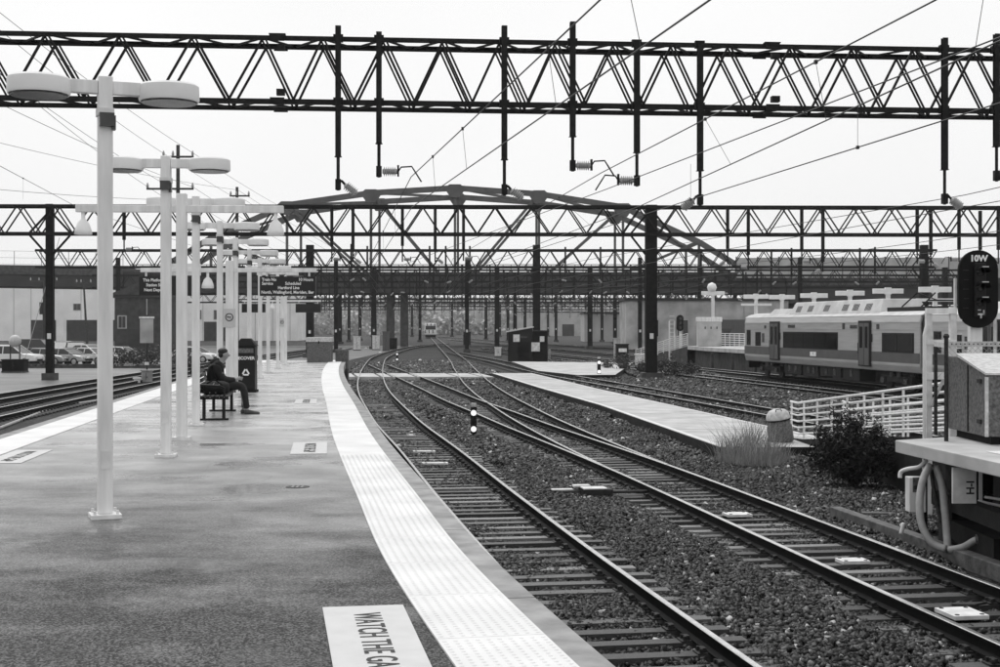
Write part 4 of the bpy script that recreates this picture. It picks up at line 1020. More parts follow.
# railing with chain-link
t = thing('platform_railing', 'dark post and chain link railing beside the storage bin', 'railing', (0, 0, 0))
MB().tube([(6.78, 21.1, 0), (6.78, 21.1, 1.58)], .032, 10).build('post', 'iron', t); MB().lathe([(.045, 0), (.05, .03), (.03, .06), (.0, .065)], (6.78, 21.1, 1.57), n=10).build('cap', 'iron', t)
mb = MB(); mb.bar((6.78, 21.1, 1.46), (7.02, 22.38, 1.46), .05, .08); mb.build('top_rail', 'grey_lid', t); MB().bx(7.0, 9.6, 22.35, 22.41, 1.42, 1.50).build('top_rail', 'grey_lid', t); MB().tube([(7.02, 22.38, 0), (7.02, 22.38, 1.42)], .03, 8).build('post', 'iron', t)
mb = MB()
for x in np.arange(7.06, 9.6, .07): mb.lathe([(.012, 0), (.012, .004)], (x, 22.349, 1.46), axis=(0, -1, 0), n=6)
mb.build('rivets', 'iron', t)
mb = MB()
for x in np.arange(7.05, 9.5, .09):
    mb.bar((x, 22.38, 1.42), (x+.5, 22.38, .92), .005); mb.bar((x+.5, 22.38, 1.42), (x, 22.38, .92), .005)
tag(mb.build('chain_link', 'hose', t), kind='stuff')
# white ladder frame
t = thing('access_frame', 'white steel access frame with shelf and brace left of the storage bin', 'steel frame', (0, 0, 0))
Y = 24.0
for px in (928.5, 952.5): MB().bx(xat(px, Y)-.05, xat(px, Y)+.05, Y-.05, Y+.05, GZ, zat(307 if px > 940 else 311, Y)).build('post', 'white_dirty', t)
for py, h in ((311, .10), (342, .08), (376, .12)): MB().bx(xat(926, Y), xat(955, Y), Y-.07, Y+.05, zat(py, Y)-h/2, zat(py, Y)+h/2).build('cross_bar', 'white_paint', t)
mb = MB(); mb.bar((xat(929.5, Y), Y-.09, zat(406, Y)), (xat(942, Y), Y-.09, zat(379, Y)), .07, .04); mb.build('brace', 'grey_lid', t)
MB().tube([(xat(922.5, Y), Y-.1, GZ), (xat(922.5, Y), Y-.1, zat(335, Y)), (xat(925, Y), Y-.1, zat(325, Y))], .03, 8).build('side_pipe', 'white_paint', t)
for py in range(320, 440, 14): MB().bx(xat(953, Y), xat(962, Y), Y-.01, Y+.01, zat(py, Y)-.012, zat(py, Y)+.012).build('rung', 'white_dirty', t)

# the 10W signal
def pill(mb, cx, cz, w, h, y0, y1, n=14):
    r = w/2; pts = []
    for i in range(n+1): a = math.pi*i/n; pts.append((cx + r*math.cos(a), cz + h/2 - r + r*math.sin(a)))
    for i in range(n+1): a = math.pi + math.pi*i/n; pts.append((cx + r*math.cos(a), cz - h/2 + r + r*math.sin(a)))
    mb.extrude_y(pts, y0, y1)
t = thing('railway_signal', 'large black oval railway signal lettered 10W on a white mast', 'signal', (xat(978, 25), 25, GZ))
zc = zat(289, 25) - GZ
mb = MB(); pill(mb, 0, zc, .71, 1.40, -.04, .06); mb.build('background_plate', 'black_matte', t, bevel=.012)
MB().bx(-.10, .10, -.14, -.045, zc-.50, zc+.46).build('lamp_unit', 'black_paint', t, bevel=.015)
for i, dz in enumerate((.30, .03, -.24)):
    mb = MB(); n = 14
    for q in range(n):
        a0, a1 = math.pi*q/n - .15, math.pi*(q+1)/n - .15
        mb.add([(r*math.cos(a), y, zc + dz + r*math.sin(a)) for a, r, y in ((a0, .09, -.14), (a1, .09, -.14), (a1, .10, -.38), (a0, .10, -.38))], [(0, 1, 2, 3), (3, 2, 1, 0)])
    h = mb.build('visor', 'black_paint', t)
    MB().lathe([(.078, 0), (.07, .015), (.0, .03)], (0, -.141, zc+dz), axis=(0, -1, 0), n=18).build('lens', 'train_glass', h)
    MB().box((.0, -.395, zc+dz+.085), (.11, .02, .018)).build('visor_rim', 'grey_lid', h)
text('10W', .155, 'text_white', t, Matrix.Translation((0, -.046, zc+.545)) @ FACE_CAM, .002, offset=.006)
mb = MB(); mb.bx(-.05, .06, -.16, -.142, zc-.47, zc-.44); mb.bx(.04, .065, -.16, -.142, zc-.47, zc-.38); mb.bx(-.05, .0, -.16, -.142, zc-.39, zc-.37); mb.bx(-.01, .015, -.16, -.142, zc-.53, zc-.47); mb.build('latch', 'grey_lid', t)
for k in range(5): MB().bx(-.28 + .02*(k % 2), -.18, -.05, -.042, zc+.33-k*.17, zc+.345-k*.17).build('stiffener', 'iron', t)
MB().bx(-.11, .11, .07, .25, 0, zc+.4).build('mast', 'white_paint', t, bevel=.01)
for s in (-1, 1): MB().bx(s*.36-.02, s*.36+.02, .12, .18, 0, zc+.2).build('ladder_rail', 'white_dirty', t)

# ------------------------------------------------------------------ ramp with white railings
t = thing('ramp', 'concrete ramp with white pipe railings leading up to the opposite platform', 'ramp', (0, 0, 0))
def ramp_pt(s, off=0.0): return Vector((7.98 + .30*s + off, 38.0 - 14.0*s, WZ + .004 + max(0, (s-.05))*1.22))
mb = MB(); n = 8; vs = []
for i in range(n+1):
    p = ramp_pt(i/n); vs += [(p.x-.1, p.y, p.z), (p.x+1.5, p.y, p.z), (p.x-.1, p.y, GZ), (p.x+1.5, p.y, GZ)]
for i in range(n):
    a = 4*i; mb.f += [(a, a+4, a+5, a+1), (a, a+2, a+6, a+4), (a+1, a+5, a+7, a+3)]; mb.m += [0, 0, 0]
mb.v = vs; mb.m = [0 if i % 3 == 0 else 1 for i in range(len(mb.f))]; mb.build('ramp_slab', ['concrete_light', 'painted_shade'], t)  # ramp sides painted near-black to stand for the shaded space below
for off in (0.0, 1.42):
    N = 10
    for i in range(N+1):
        p = ramp_pt(i/N, off); MB().tube([p, p + Vector((0, 0, .98))], .028, 8).build('railing_post', 'white_paint', t)
    for k in range(6):
        hz = .98 - k*.165
        MB().tube([ramp_pt(0, off) + Vector((0, .12, hz)), ramp_pt(.05, off) + Vector((0, 0, hz)), ramp_pt(1, off) + Vector((0, 0, hz))], .024 if k else .03, 8).build('railing_pipe', 'white_paint', t)

# tilted barrel
t = thing('traffic_barrel', 'grey barrel with a pale rounded top leaning by the end of the ramp railing', 'barrel', (7.42, 36.6, WZ), 0)
t.rotation_euler = (math.radians(4), math.radians(-9), 0)
MB().lathe([(.31, .0), (.33, .06), (.33, .42), (.30, .46), (.30, .62)], n=24).build('body', 'grey_box', t, smooth=True)
MB().lathe([(.315, .60), (.315, .66), (.29, .76), (.22, .84), (.1, .88), (.0, .885)], n=24).build('cap', 'grey_lid', t, smooth=True)
MB().lathe([(.322, .585), (.325, .60), (.322, .615)], n=24).build('band', 'black_matte', t)
MB().tube([(-.08, -.2, .84), (-.06, -.22, .90), (.06, -.22, .90), (.08, -.2, .84)], .015, 6).build('handle', 'grey_box', t)

# ------------------------------------------------------------------ plants
def leaves(center, radii, n, size, material, parent, name='crown', shell=.55, flat=0.0, clumps=26, squash=1.0):
    c = np.array(center); R = np.array(radii)
    d = rng.normal(size=(clumps, 3)); d /= np.linalg.norm(d, axis=1)[:, None]; cr_ = c + d*R*rng.uniform(.35, .9, (clumps, 1))
    k = rng.integers(0, clumps, n); P = cr_[k] + rng.normal(size=(n, 3))*R*.17
    extra = n//4; dd = rng.normal(size=(extra, 3)); dd /= np.linalg.norm(dd, axis=1)[:, None]; P[:extra] = c + dd*R*rng.uniform(.3, 1.0, (extra, 1))
    ok = P[:, 2] > center[2]-radii[2]*1.02; P = P[ok]; n = len(P)
    a = rng.normal(size=(n, 3)); a /= np.linalg.norm(a, axis=1)[:, None]; b = np.cross(a, rng.normal(size=(n, 3))); b /= np.linalg.norm(b, axis=1)[:, None]
    s = (size*rng.uniform(.6, 1.3, n))[:, None]
    V = np.stack([P - a*s, P + b*s*.4, P + a*s, P - b*s*.4], 1).reshape(-1, 3)
    me = bpy.data.meshes.new(name); me.from_pydata(V.tolist(), [], [(4*i, 4*i+1, 4*i+2, 4*i+3) for i in range(n)]); me.materials.append(MATS[material])
    return tag(link(name, me, parent), kind='stuff')
def shrub(loc, radii, n, size, label, material='leaf_dark', name='bush', sprigs=0):
    t = thing(name, label, 'bush' if name == 'bush' else 'weeds', loc)
    mb = MB()
    for i in range(9):
        a = random.uniform(0, 6.28); r = random.uniform(.2, .7)
        mb.tube([(0, 0, -.03), (radii[0]*r*.5*math.cos(a), radii[1]*r*.5*math.sin(a), radii[2]*.7), (radii[0]*r*math.cos(a), radii[1]*r*math.sin(a), radii[2]*1.6)], [.03, .02, .008], 5)
    mb.build('stems', 'bark', t)
    cr_ = leaves((0, 0, radii[2]), radii, n, size, material, t)
    for i in range(sprigs):
        a = random.uniform(0, 6.28); r = random.uniform(.1, .95); x, y = radii[0]*r*math.cos(a), radii[1]*r*math.sin(a); z = radii[2]*(1 + math.sqrt(max(0, 1-r*r))*.9); h = random.uniform(.12, .5)
        leaves((x, y, z+h/2), (.08, .08, h), 70, size*.8, material, t, 'sprig', clumps=8)
    return t
shrub((7.30, 28.7, GZ), (.88, .80, .68), 9000, .045, 'dense dark bush growing in front of the ramp railings', sprigs=34)
for i, (px, py, Y, rx, rzz, n) in enumerate([(622, 381, 101, .9, .75, 900), (607, 379, 103, .5, .5, 400), (668, 384, 90, 1.4, .75, 1200), (690, 381, 93, .8, .55, 600), (645, 383, 92, .7, .6, 600)]):
    shrub((xat(px, Y), Y, GZ), (rx, .7, rzz), n, .085, ['dark weedy bush under the small black cabinet', 'low weeds left of the small black cabinet', 'scraggly weeds at the foot of the thick black post', 'scraggly low weeds right of the thick black post', 'weeds left of the thick black post'][i], 'leaf_weed', 'weeds')
for i, (px, Y, rx, rzz) in enumerate([(122, 116, 1.6, .9), (150, 113, 1.3, .8), (168, 115, 1.6, 1.1), (186, 112, 1.2, .7), (138, 118, 1.6, .8)]):
    shrub((xat(px, Y), Y, GZ), (rx, 1, rzz), 700, .12, '%s dark weedy bush from the left along the yard wall' % ORD[i], 'leaf_weed', 'weeds')
# tall dry grass
def grass(cx, cy, rx, ry, n, h, label, material='straw'):
    mb = MB()
    for i in range(n):
        a = random.uniform(0, 6.28); r = math.sqrt(random.random()); x, y = cx + rx*r*math.cos(a), cy + ry*r*math.sin(a)
        hh = h*random.uniform(.2, 1.15)*(1.1 - .55*r); lx, ly = random.gauss(.05, .32)*hh, random.gauss(0, .32)*hh; w = random.uniform(.003, .007)
        mb.add([(x-w, y, GZ), (x+w, y, GZ), (x+lx*.4+w*.7, y+ly*.4, GZ+hh*.6), (x+lx*.4-w*.7, y+ly*.4, GZ+hh*.6), (x+lx, y+ly, GZ+hh)], [(0, 1, 2, 3), (3, 2, 4)])
    tag(mb.build('dry_grass', material), label, 'grass', kind='stuff')
grass(6.05, 33.6, .85, .9, 1400, 1.35, 'tall dry grass clump at the end of the low walkway')
grass(6.9, 34.2, .5, .6, 260, .55, 'short dry grass beside the leaning barrel'); grass(6.3, 31.0, 1.0, 1.0, 240, .28, 'thin short dry grass on the ballast before the bush')
# scraps of litter
for i, (px, py, w) in enumerate([(865, 489, .32), (693, 377, .5), (786, 389, .55), (788, 470, .12)]):
    p = gp(px, py, GZ); mb = MB(); mb.add([(-w/2, -.1, .05), (w/2, -.13, .04), (w/2*.8, .12, .09), (-w/2*.7, .1, .06), (0, 0, .11)], [(0, 1, 4), (1, 2, 4), (2, 3, 4), (3, 0, 4)])
    md = mb.build('litter', 'white_dirty', None, (p.x, p.y, GZ+.02)); s = md.modifiers.new('s', 'SOLIDIFY'); s.thickness = .006
    tag(md, ['crumpled pale scrap on the ballast before the dark bush', 'pale scrap beside the track left of the train', 'pale scrap beside the track below the train', 'tiny pale scrap on the ballast left of the bush'][i], 'litter', 'pale scraps of litter')

# ------------------------------------------------------------------ the parked train
TA = math.atan2(.15, 1)                     # the cars run along this heading
def train_car(label, s0, length, near_end_cab):
    """local x runs along the car towards the viewer, local -y is the side that faces us"""
    dirv = Vector((math.sin(TA), -math.cos(TA), 0)); org = Vector((15.6, 89.0, RZ)) + dirv*s0
    side = Vector((math.cos(TA), math.sin(TA), 0)) * 1.6
    t = thing('train_car', label, 'train', org + side, math.atan2(dirv.y, dirv.x), 'silver passenger train')
    # cross-section (y, z above rail), a slightly domed roof
    sec = [(-1.52, .95), (-1.60, 1.25), (-1.60, 3.35), (-1.53, 3.66)]
    roof = [(-1.54, 3.66), (-1.25, 3.83), (-.7, 3.94), (0, 3.97), (.7, 3.94), (1.25, 3.83), (1.54, 3.66)]
    full = sec + [(-p[0], p[1]) for p in reversed(sec)]
    def ext(poly, x0, x1, name, m, **k):
        mb = MB(); n = len(poly); vs = [(x0, p[0], p[1]) for p in poly] + [(x1, p[0], p[1]) for p in poly]
        mb.add(vs, [tuple(range(n)), tuple(reversed(range(n, 2*n)))] + [(q, n+q, n+(q+1) % n, (q+1) % n) for q in range(n)]); return mb.build(name, m, t, **k)
    ext(full, .25, length-.25, 'body', 'train_silver', bevel=.05)
    ext(roof, .12, length-.12, 'roof', 'train_roof')
    ext([(-1.42, 1.0), (-1.5, 1.3), (-1.5, 3.3), (-1.4, 3.62), (1.4, 3.62), (1.5, 3.3), (1.5, 1.3), (1.42, 1.0)], 0, length, 'end_frame', 'train_under')
    D = [(5.15, 6.6), (18.45, 19.75)]; S = -1.60
    def panel(x0, x1, z0, z1, y, m, name, parent=t, th=.03): return MB().bx(x0, x1, y - th, y, z0, z1).build(name, m, parent)
    cuts = [.26] + [q for d in D for q in d] + [length-.26]
    for a, b in zip(cuts[0::2], cuts[1::2]): panel(a, b, 1.40, 1.88, S-.002, 'train_stripe', 'stripe', th=.012)
    for z in (1.32, 1.92, 2.98, 3.32): 
        for a, b in zip(cuts[0::2], cuts[1::2]): panel(a, b, z-.012, z+.012, S-.003, 'train_silver', 'rib', th=.014)
    for a, b, z0, z1 in ((.75, 1.35, 2.0, 2.85), (2.40, 3.25, 1.98, 2.72), (7.35, 15.5, 1.93, 2.76), (21.2, 24.6, 1.93, 2.76)):
        f = panel(a-.06, b+.06, z0-.06, z1+.06, S-.001, 'train_under', 'window', th=.02); n = max(1, round((b-a)/1.6)); w = (b-a)/n
        for i in range(n): panel(a+i*w+.02, a+(i+1)*w-.02, z0, z1, S-.022, 'train_glass', 'pane', f, th=.008)
    for a, b in D:
        panel(a-.12, b+.12, 1.12, 3.42, S-.002, 'train_under', 'door_surround', th=.05)
        panel(a, b, 1.15, 3.36, S-.06, 'train_under', 'door_recess', th=.004)
        for q in range(2):
            x0 = a + .03 + q*(b-a)/2; x1 = x0 + (b-a)/2 - .06
            d = panel(x0, x1, 1.18, 3.30, S-.066, 'train_stripe', 'door', th=.02); panel(x0+.13, x1-.13, 2.05, 3.12, S-.088, 'train_glass', 'pane', d, th=.006)
        panel(b+.16, b+.24, 2.35, 2.75, S-.004, 'black_paint', 'door_control', th=.03); panel(a-.24, a-.16, 1.75, 2.3, S-.004, 'black_paint', 'grab_rail', th=.03)
    for x0, x1, z0, z1 in ((8.1, 9.2, 3.05, 3.22), (17.2, 18.1, 3.02, 3.20), (3.6, 3.95, 2.15, 2.7), (16.2, 16.5, 2.98, 3.3), (20.5, 20.8, 3.0, 3.25), (4.0, 4.3, 3.0, 3.2)):
        panel(x0, x1, z0, z1, S-.004, 'lens_dark', 'vent', th=.02)
    panel(11.6, 12.5, 1.48, 1.72, S-.018, 'text_white', 'number_plate', th=.006)
    text('9', .22, 'text_black', t, Matrix.Translation((12.05, S-.026, 1.6)) @ FACE_CAM, .0005)
    # roof pods
    def pod(x0, x1, y0, h, name='roof_pod', slope=.35):
        mb = MB(); mb.add([(x0, -y0, 3.80), (x1, -y0, 3.80), (x1, y0, 3.80), (x0, y0, 3.80), (x0+slope, -y0+.32, 3.80+h), (x1-slope, -y0+.32, 3.80+h), (x1-slope, y0-.32, 3.80+h), (x0+slope, y0-.32, 3.80+h)],
              [(3, 2, 1, 0), (4, 5, 6, 7), (0, 1, 5, 4), (1, 2, 6, 5), (2, 3, 7, 6), (3, 0, 4, 7)])
        return mb.build(name, 'train_roof', t, bevel=.04)
    pod(3.3, 7.4, 1.15, .38); p = pod(7.4, 20.2, 1.30, .72)
    for i, x in enumerate((8.4, 10.2, 12.6, 15.2, 16.6, 18.2)):
        for k in range(5): MB().box((x + k*.16, -1.30 + .32*.45 - .012, 3.80 + .72*.45), (.05, .02, .38), (math.radians(-24), 0, 0)).build('louvre', 'lens_dark', p)
    mb = MB(); mb.bx(20.6, 25.2, -1.1, 1.1, 3.86, 4.06); mb.build('pantograph_well', 'train_under', t)
    mb = MB(); mb.bar((21, -.5, 4.1), (22.6, -.45, 4.75), .05); mb.bar((22.6, -.45, 4.75), (24.6, -.4, 4.35), .04); mb.bar((21, .5, 4.1), (22.6, .45, 4.75), .05); mb.bar((24.6, -.9, 4.35), (24.6, .9, 4.35), .07); mb.build('pantograph', 'steel_dark', t)
    # underframe
    for x0, x1, z0 in ((6.9, 9.6, .35), (9.9, 12.2, .28), (12.5, 15.4, .4), (15.7, 17.9, .3)): MB().bx(x0, x1, -1.38, -.5, z0, .96).build('equipment_box', 'train_under', t, bevel=.03)
    for x in (7.6, 8.6, 10.6, 11.4, 13.2, 14.4, 16.6): MB().bx(x, x+.35, -1.40, -1.385, .5, .85).build('equipment_cover', 'lens_dark', t)
    for c in (4.0, 21.9):
        bg = MB().bx(c-1.8, c+1.8, -1.25, -1.05, .42, .72).build('bogie', 'train_under', t)
        MB().bx(c-1.5, c+1.5, -.9, .9, .45, .7).build('bolster', 'train_under', bg)
        for w in (-1.3, 1.3):
            for s in (-1, 1): MB().lathe([(.46, 0), (.46, .05), (.43, .06), (.43, .13), (.12, .14)], (c+w, s*.82 - .06, .46), axis=(0, s, 0), n=22).build('wheel', 'iron', bg)
            MB().bx(c+w-.2, c+w+.2, -1.36, -1.2, .36, .62).build('axle_box', 'lens_dark', bg)
        for w in (-.4, .4): MB().lathe([(.13, 0), (.13, .35)], (c+w, -1.22, .68), n=10).build('spring', 'lens_dark', bg)
    MB().bx(.02, .25, -1.3, 1.3, .5, 1.0).build('coupler_beam', 'train_under', t); MB().bx(-.35, .05, -.18, .18, .6, .9).build('coupler', 'iron', t)
    if near_end_cab: 
        for yy in (-.95, .95): MB().bx(-.02, .04, yy-.35, yy+.35, 2.2, 3.1).build('cab_window', 'train_glass', t)
    return t
train_car('silver passenger train car with dark stripe and roof pods, whole car in view', 0.0, 25.5, True)
train_car('second silver passenger train car, mostly hidden behind the black signal', 26.0, 25.5, False)

# ------------------------------------------------------------------ far platform behind the train
bp = link('far_platform', None); tag(bp, kind='structure')
mb = MB(); mb.prism([(19.2, 96), (17.0, 112), (16.4, 121.5), (22.5, 121.5), (33, 60), (26, 60)], -.30, 0); mb.build('slab', 'concrete_light', bp)
mb = MB(); mb.prism([(19.8, 96), (17.6, 112), (17.0, 121), (22, 121), (32, 60), (27, 60)], GZ, -.31); mb.build('base', 'concrete_dark', bp)
for s in (0, .35, .7): 
    mb = MB(); p = Vector((17.0 + s*2.2, 111.5 - s*15, 0)); mb.bar(p + Vector((0, -.2, -.35)), p + Vector((0, -.2, GZ)), .2); mb.build('support_post', 'concrete_dark', bp)
mb = MB(); mb.add([(16.4, 121.5, -.02), (18.4, 121.5, -.02), (12.8, 131, GZ+.05), (15.0, 131, GZ+.05), (16.4, 121.5, GZ), (18.4, 121.5, GZ)], [(0, 2, 3, 1), (0, 4, 2), (1, 3, 5)]); mb.build('ramp_slab', 'concrete_dark', bp)
def railing(pts, label, hgt=1.1, rows=6, every=1.2, r=.035):
    t = thing('railing', label, 'railing', (0, 0, 0), 0, 'white railings of the far platform')
    for a, b in zip(pts[:-1], pts[1:]):
        a, b = Vector(a), Vector(b); n = max(1, round((b-a).length/every))
        for i in range(n+1): p = a.lerp(b, i/n); MB().tube([p, p + Vector((0, 0, hgt))], r, 6).build('railing_post', 'white_paint', t)
        for k in range(rows): z = hgt*(1 - k/rows); mb = MB(); mb.tube([a + Vector((0, 0, z)), b + Vector((0, 0, z))], r, 6); mb.build('railing_pipe', 'white_paint', t)
    return t
railing([(12.8, 131, GZ+.05), (16.4, 121.5, 0)], 'white pipe railing on the ramp left of the far platform cabinet')
railing([(19.2, 121, 0), (21.5, 108, .0)], 'white pipe railing on the far platform beside the train front')
t = thing('platform_cabinet', 'grey cabinet with pale lid on the far platform left of the train', 'cabinet', (xat(709, 119), 119, 0))
MB().bx(-1.0, 1.0, -.5, .5, 0, 2.1).build('body', 'concrete_light', t, bevel=.03); MB().bx(-1.05, 1.05, -.55, .55, 2.1, 2.5).build('lid', 'white_paint', t, bevel=.04)
for x in (-.4, .1, .6): MB().bx(x-.05, x+.05, -.52, -.505, 1.5, 1.7).build('vent', 'lens_dark', t)
TL = [(713, 293.5, 126, 'first'), (756, 297, 118, 'second'), (782, 297.5, 114, 'third'), (814, 296, 108, 'fourth'), (850, 293.6, 102, 'fifth'), (888, 291.5, 96, 'sixth'), (935, 290, 90, 'seventh')]
for px, py, Y, nm in TL:
    t = thing('platform_light', 'white T shaped platform light behind the train, %s from the left' % nm, 'platform light', (xat(px, Y), Y, 0), 0, 'white T shaped lights of the far platform')
    z = zat(py, Y)
    MB().bx(-.13, .13, -.13, .13, 0, z).build('pole', 'white_paint', t)
    for s in (-1, 1): MB().bx(s*.15, s*1.05, -.14, .14, z-.15, z+.20).build('light_head', 'lamp_white', t, bevel=.03)
    MB().bx(-.2, .2, -.16, .16, z-.2, z+.28).build('hub', 'lamp_white', t)
    if nm == 'first': MB().lathe([(.05, 0), (.34, .15), (.45, .45), (.34, .75), (.05, .9)], (-.1, 0, z+.1), n=16).build('globe', 'lamp_white', t, smooth=True)
    if nm in ('second', 'sixth', 'seventh'): MB().bx(-1.3, 1.3, -.2, -.16, z-.75, z-.55).build('sign_bar', 'white_paint', t)
# red signal mast left of the far platform
t = thing('railway_signal', 'small black three lamp signal on a white mast left of the far platform', 'signal', (xat(681, 124), 124, GZ))
z = zat(323, 124) - GZ
mb = MB(); pill(mb, -.1, z, .62, 1.45, -.2, .1, 10); mb.build('head', 'black_paint', t)
for k in (-.4, 0, .4): MB().lathe([(.12, 0), (.12, .12)], (-.1, -.2, z+k), axis=(0, -1, 0), n=12).build('lens', 'lens_dark', t)
MB().bx(-.12, .12, .1, .34, 0, z+.3).build('mast', 'white_paint', t)
for x in (-1.0, -.55): MB().bx(x-.06, x+.06, .2, .32, 0, z+.2).build('ladder_rail', 'white_paint', t)
for k in range(12): MB().bx(-1.0, -.55, .23, .29, .3+k*.36, .36+k*.36).build('rung', 'white_paint', t)

# ------------------------------------------------------------------ huts and cabinets in the yard
t = thing('equipment_hut', 'black equipment hut with a sloping roof and white notices beyond the walkway', 'hut', (xat(520, 125), 125, GZ))
k = 125/FOC
mb = MB(); mb.extrude_y([(-1.08, 0), (1.10, 0), (1.10, 3.25), (-1.08, 2.85)], -1.2, 1.2); mb.build('wall', 'black_paint', t)
mb = MB(); mb.extrude_y([(-1.25, 2.84), (1.2, 3.27), (1.2, 3.37), (-1.25, 2.96)], -1.4, 1.4); mb.build('roof', 'grey_lid', t)
MB().bx(1.12, 2.45, -1.0, 1.0, 0, 2.9).build('side_room', 'black_matte', t); MB().bx(1.12, 2.6, -1.1, 1.1, 2.9, 3.02).build('roof', 'black_paint', t)
for x0, x1, z0, z1 in ((-.62, -.05, 2.0, 2.65), (1.0, 1.75, 1.15, 1.95), (1.75, 2.15, 2.0, 2.5)): MB().bx(x0, x1, -1.26, -1.205, z0, z1).build('notice', 'white_dirty', t)
MB().bx(.0, .6, -1.25, -1.205, 2.35, 2.5).build('vent', 'lens_dark', t); MB().bx(-.2, .8, -1.23, -1.205, .1, 2.0).build('door', 'black_matte', t)
for px, py, lab in ((520.5, 362, 'left'), (549.5, 360, 'right')):
    p = gp(px, py, GZ); b = thing('bollard', 'short pale bollard at the %s front of the black hut' % lab, 'bollard', p)
    MB().lathe([(.12, 0), (.12, 1.0), (.09, 1.08), (.0, 1.1)], n=12).build('shaft', 'concrete', b); MB().lathe([(.16, 0), (.16, .05)], n=12).build('collar', 'concrete_dark', b)
def cabinet(px, py, w, h, d, m, label, lid=None, sign=False, legs=False):
    p = gp(px, py, GZ); t = thing('relay_cabinet', label, 'cabinet', p, 0, 'trackside cabinets')
    MB().bx(-w/2, w/2, -d/2, d/2, .12, h).build('body', m, t, bevel=.02); MB().bx(-w/2-.05, w/2+.05, -d/2-.05, d/2+.05, h, h+.08).build('lid', lid or m, t)
    MB().bx(-w/2-.03, w/2+.03, -d/2-.03, d/2+.03, 0, .12).build('plinth', 'concrete_dark', t)
    MB().bx(-.015, .015, -d/2-.012, -d/2-.001, .25, h-.1).build('door_seam', 'iron', t); MB().bx(.05, .09, -d/2-.03, -d/2-.001, h*.5, h*.6).build('handle', 'iron', t)
    if sign: MB().bx(-w*.3, w*.35, -d/2-.014, -d/2-.002, h*.68, h*.84).build('notice', 'white_dirty', t)
    return t
cabinet(622, 367, 1.02, 1.85, .8, 'black_paint', 'small black cabinet with a white notice beyond the walkway', sign=True)
cabinet(642, 367, 1.1, 1.0, .9, 'white_dirty', 'squat white cabinet beside the small black one', 'white_paint')
cabinet(617, 362, .6, 2.2, .5, 'concrete_light', 'slim pale cabinet behind the small black one')
cabinet(376, 350, 1.0, 2.0, .7, 'white_dirty', 'white cabinet beside the far platform track bend')
cabinet(357, 350.5, .95, 1.9, .7, 'white_dirty', 'white cabinet farther left beside the platform track bend')
cabinet(386, 351, .9, 2.6, .7, 'grey_box', 'grey upright cabinet right of the white ones at the bend')
cabinet(392, 350, 1.4, 1.6, .7, 'black_matte', 'dark squat cabinet at the bend under the far gantries')
cabinet(467, 345, 1.3, 2.3, 1, 'black_paint', 'small black box cabinet at the foot of a far thin post')
cabinet(498, 357, .7, 1.0, .6, 'white_dirty', 'small white box left of the black hut')
cabinet(147, 384, .55, .75, .5, 'concrete', 'little grey box at the foot of the yard sign'); cabinet(137, 385, .3, .35, .3, 'white_dirty', 'tiny white box on the ground left of the yard sign')
cabinet(15, 372.5, 1.6, .9, 1, 'black_matte', 'low black box at the left edge under the white ball')
for i, px in enumerate((372.5,)):
    p = gp(px, 349, GZ); t = thing('mast', 'thin white mast standing beside the white cabinets', 'mast', p)
    MB().tube([(0, 0, 0), (0, 0, 8.5)], .09, 8).build('pole', 'white_paint', t); MB().lathe([(.2, 0), (.2, .06)], n=8).build('base', 'concrete_dark', t)

# ------------------------------------------------------------------ the arched road bridge
BY = 228.0; BW = 16.0; kx = BY/FOC
br = thing('arch_bridge', 'grey steel arched truss road bridge crossing over the tracks behind the gantries', 'bridge', (xat(455, BY), BY, GZ))
def bz(py): return zat(py, BY) - GZ
def bxp(dx): return dx*kx
TOPN = [(-314, 281), (-244, 238), (-168, 205), (-84, 193), (0, 188), (84, 194), (168, 207), (244, 242), (314, 285)]
DZ0, DZ1 = bz(293), bz(272)
for v, nm in ((0, 'near'), (BW, 'far')):
    rib = MB()
    for (a, b) in zip(TOPN[:-1], TOPN[1:]): rib.bar((bxp(a[0]), v, bz(a[1])), (bxp(b[0]), v, bz(b[1])), .7, .9)
    ro = rib.build('arch_rib', 'bridge_steel', br)
    for a in TOPN[2:-2]: mb = MB(); mb.extrude_y([(bxp(a[0])-.7, bz(a[1])-1.6), (bxp(a[0])+.7, bz(a[1])-1.6), (bxp(a[0])+1.7, bz(a[1])-.1), (bxp(a[0])+.9, bz(a[1])+.58), (bxp(a[0])-.9, bz(a[1])+.58), (bxp(a[0])-1.7, bz(a[1])-.1)], v-.46, v+.46); mb.build('gusset', 'bridge_steel', ro)
    for a in TOPN[1:-1]: mb = MB(); mb.bar((bxp(a[0]), v, bz(a[1])), (bxp(a[0]), v, DZ1), .4, .42); mb.build('vertical', 'bridge_steel', br)
    for (x0, y0, x1) in ((-84, 193, -18), (84, 194, 18), (-168, 205, -95), (168, 207, 95), (-244, 238, -172), (244, 242, 172)):
        mb = MB(); mb.bar((bxp(x0), v, bz(y0)), (bxp(x1), v, DZ1), .42, .45); mb.build('diagonal', 'bridge_steel', br)
for a in TOPN[1:-1]: mb = MB(); mb.bar((bxp(a[0]), 0, bz(a[1])), (bxp(a[0]), BW, bz(a[1])), .5, .6); mb.build('cross_strut', 'bridge_steel', br)
for a, b in zip(TOPN[1:-2], TOPN[2:-1]): mb = MB(); mb.bar((bxp(a[0]), 0, bz(a[1])), (bxp(b[0]), BW, bz(b[1])), .4, .4); mb.build('wind_brace', 'bridge_steel', br)
MB().bx(bxp(-330), bxp(330), -.6, BW+.6, DZ0+2.4, DZ1).build('deck', 'bridge_deck', br)
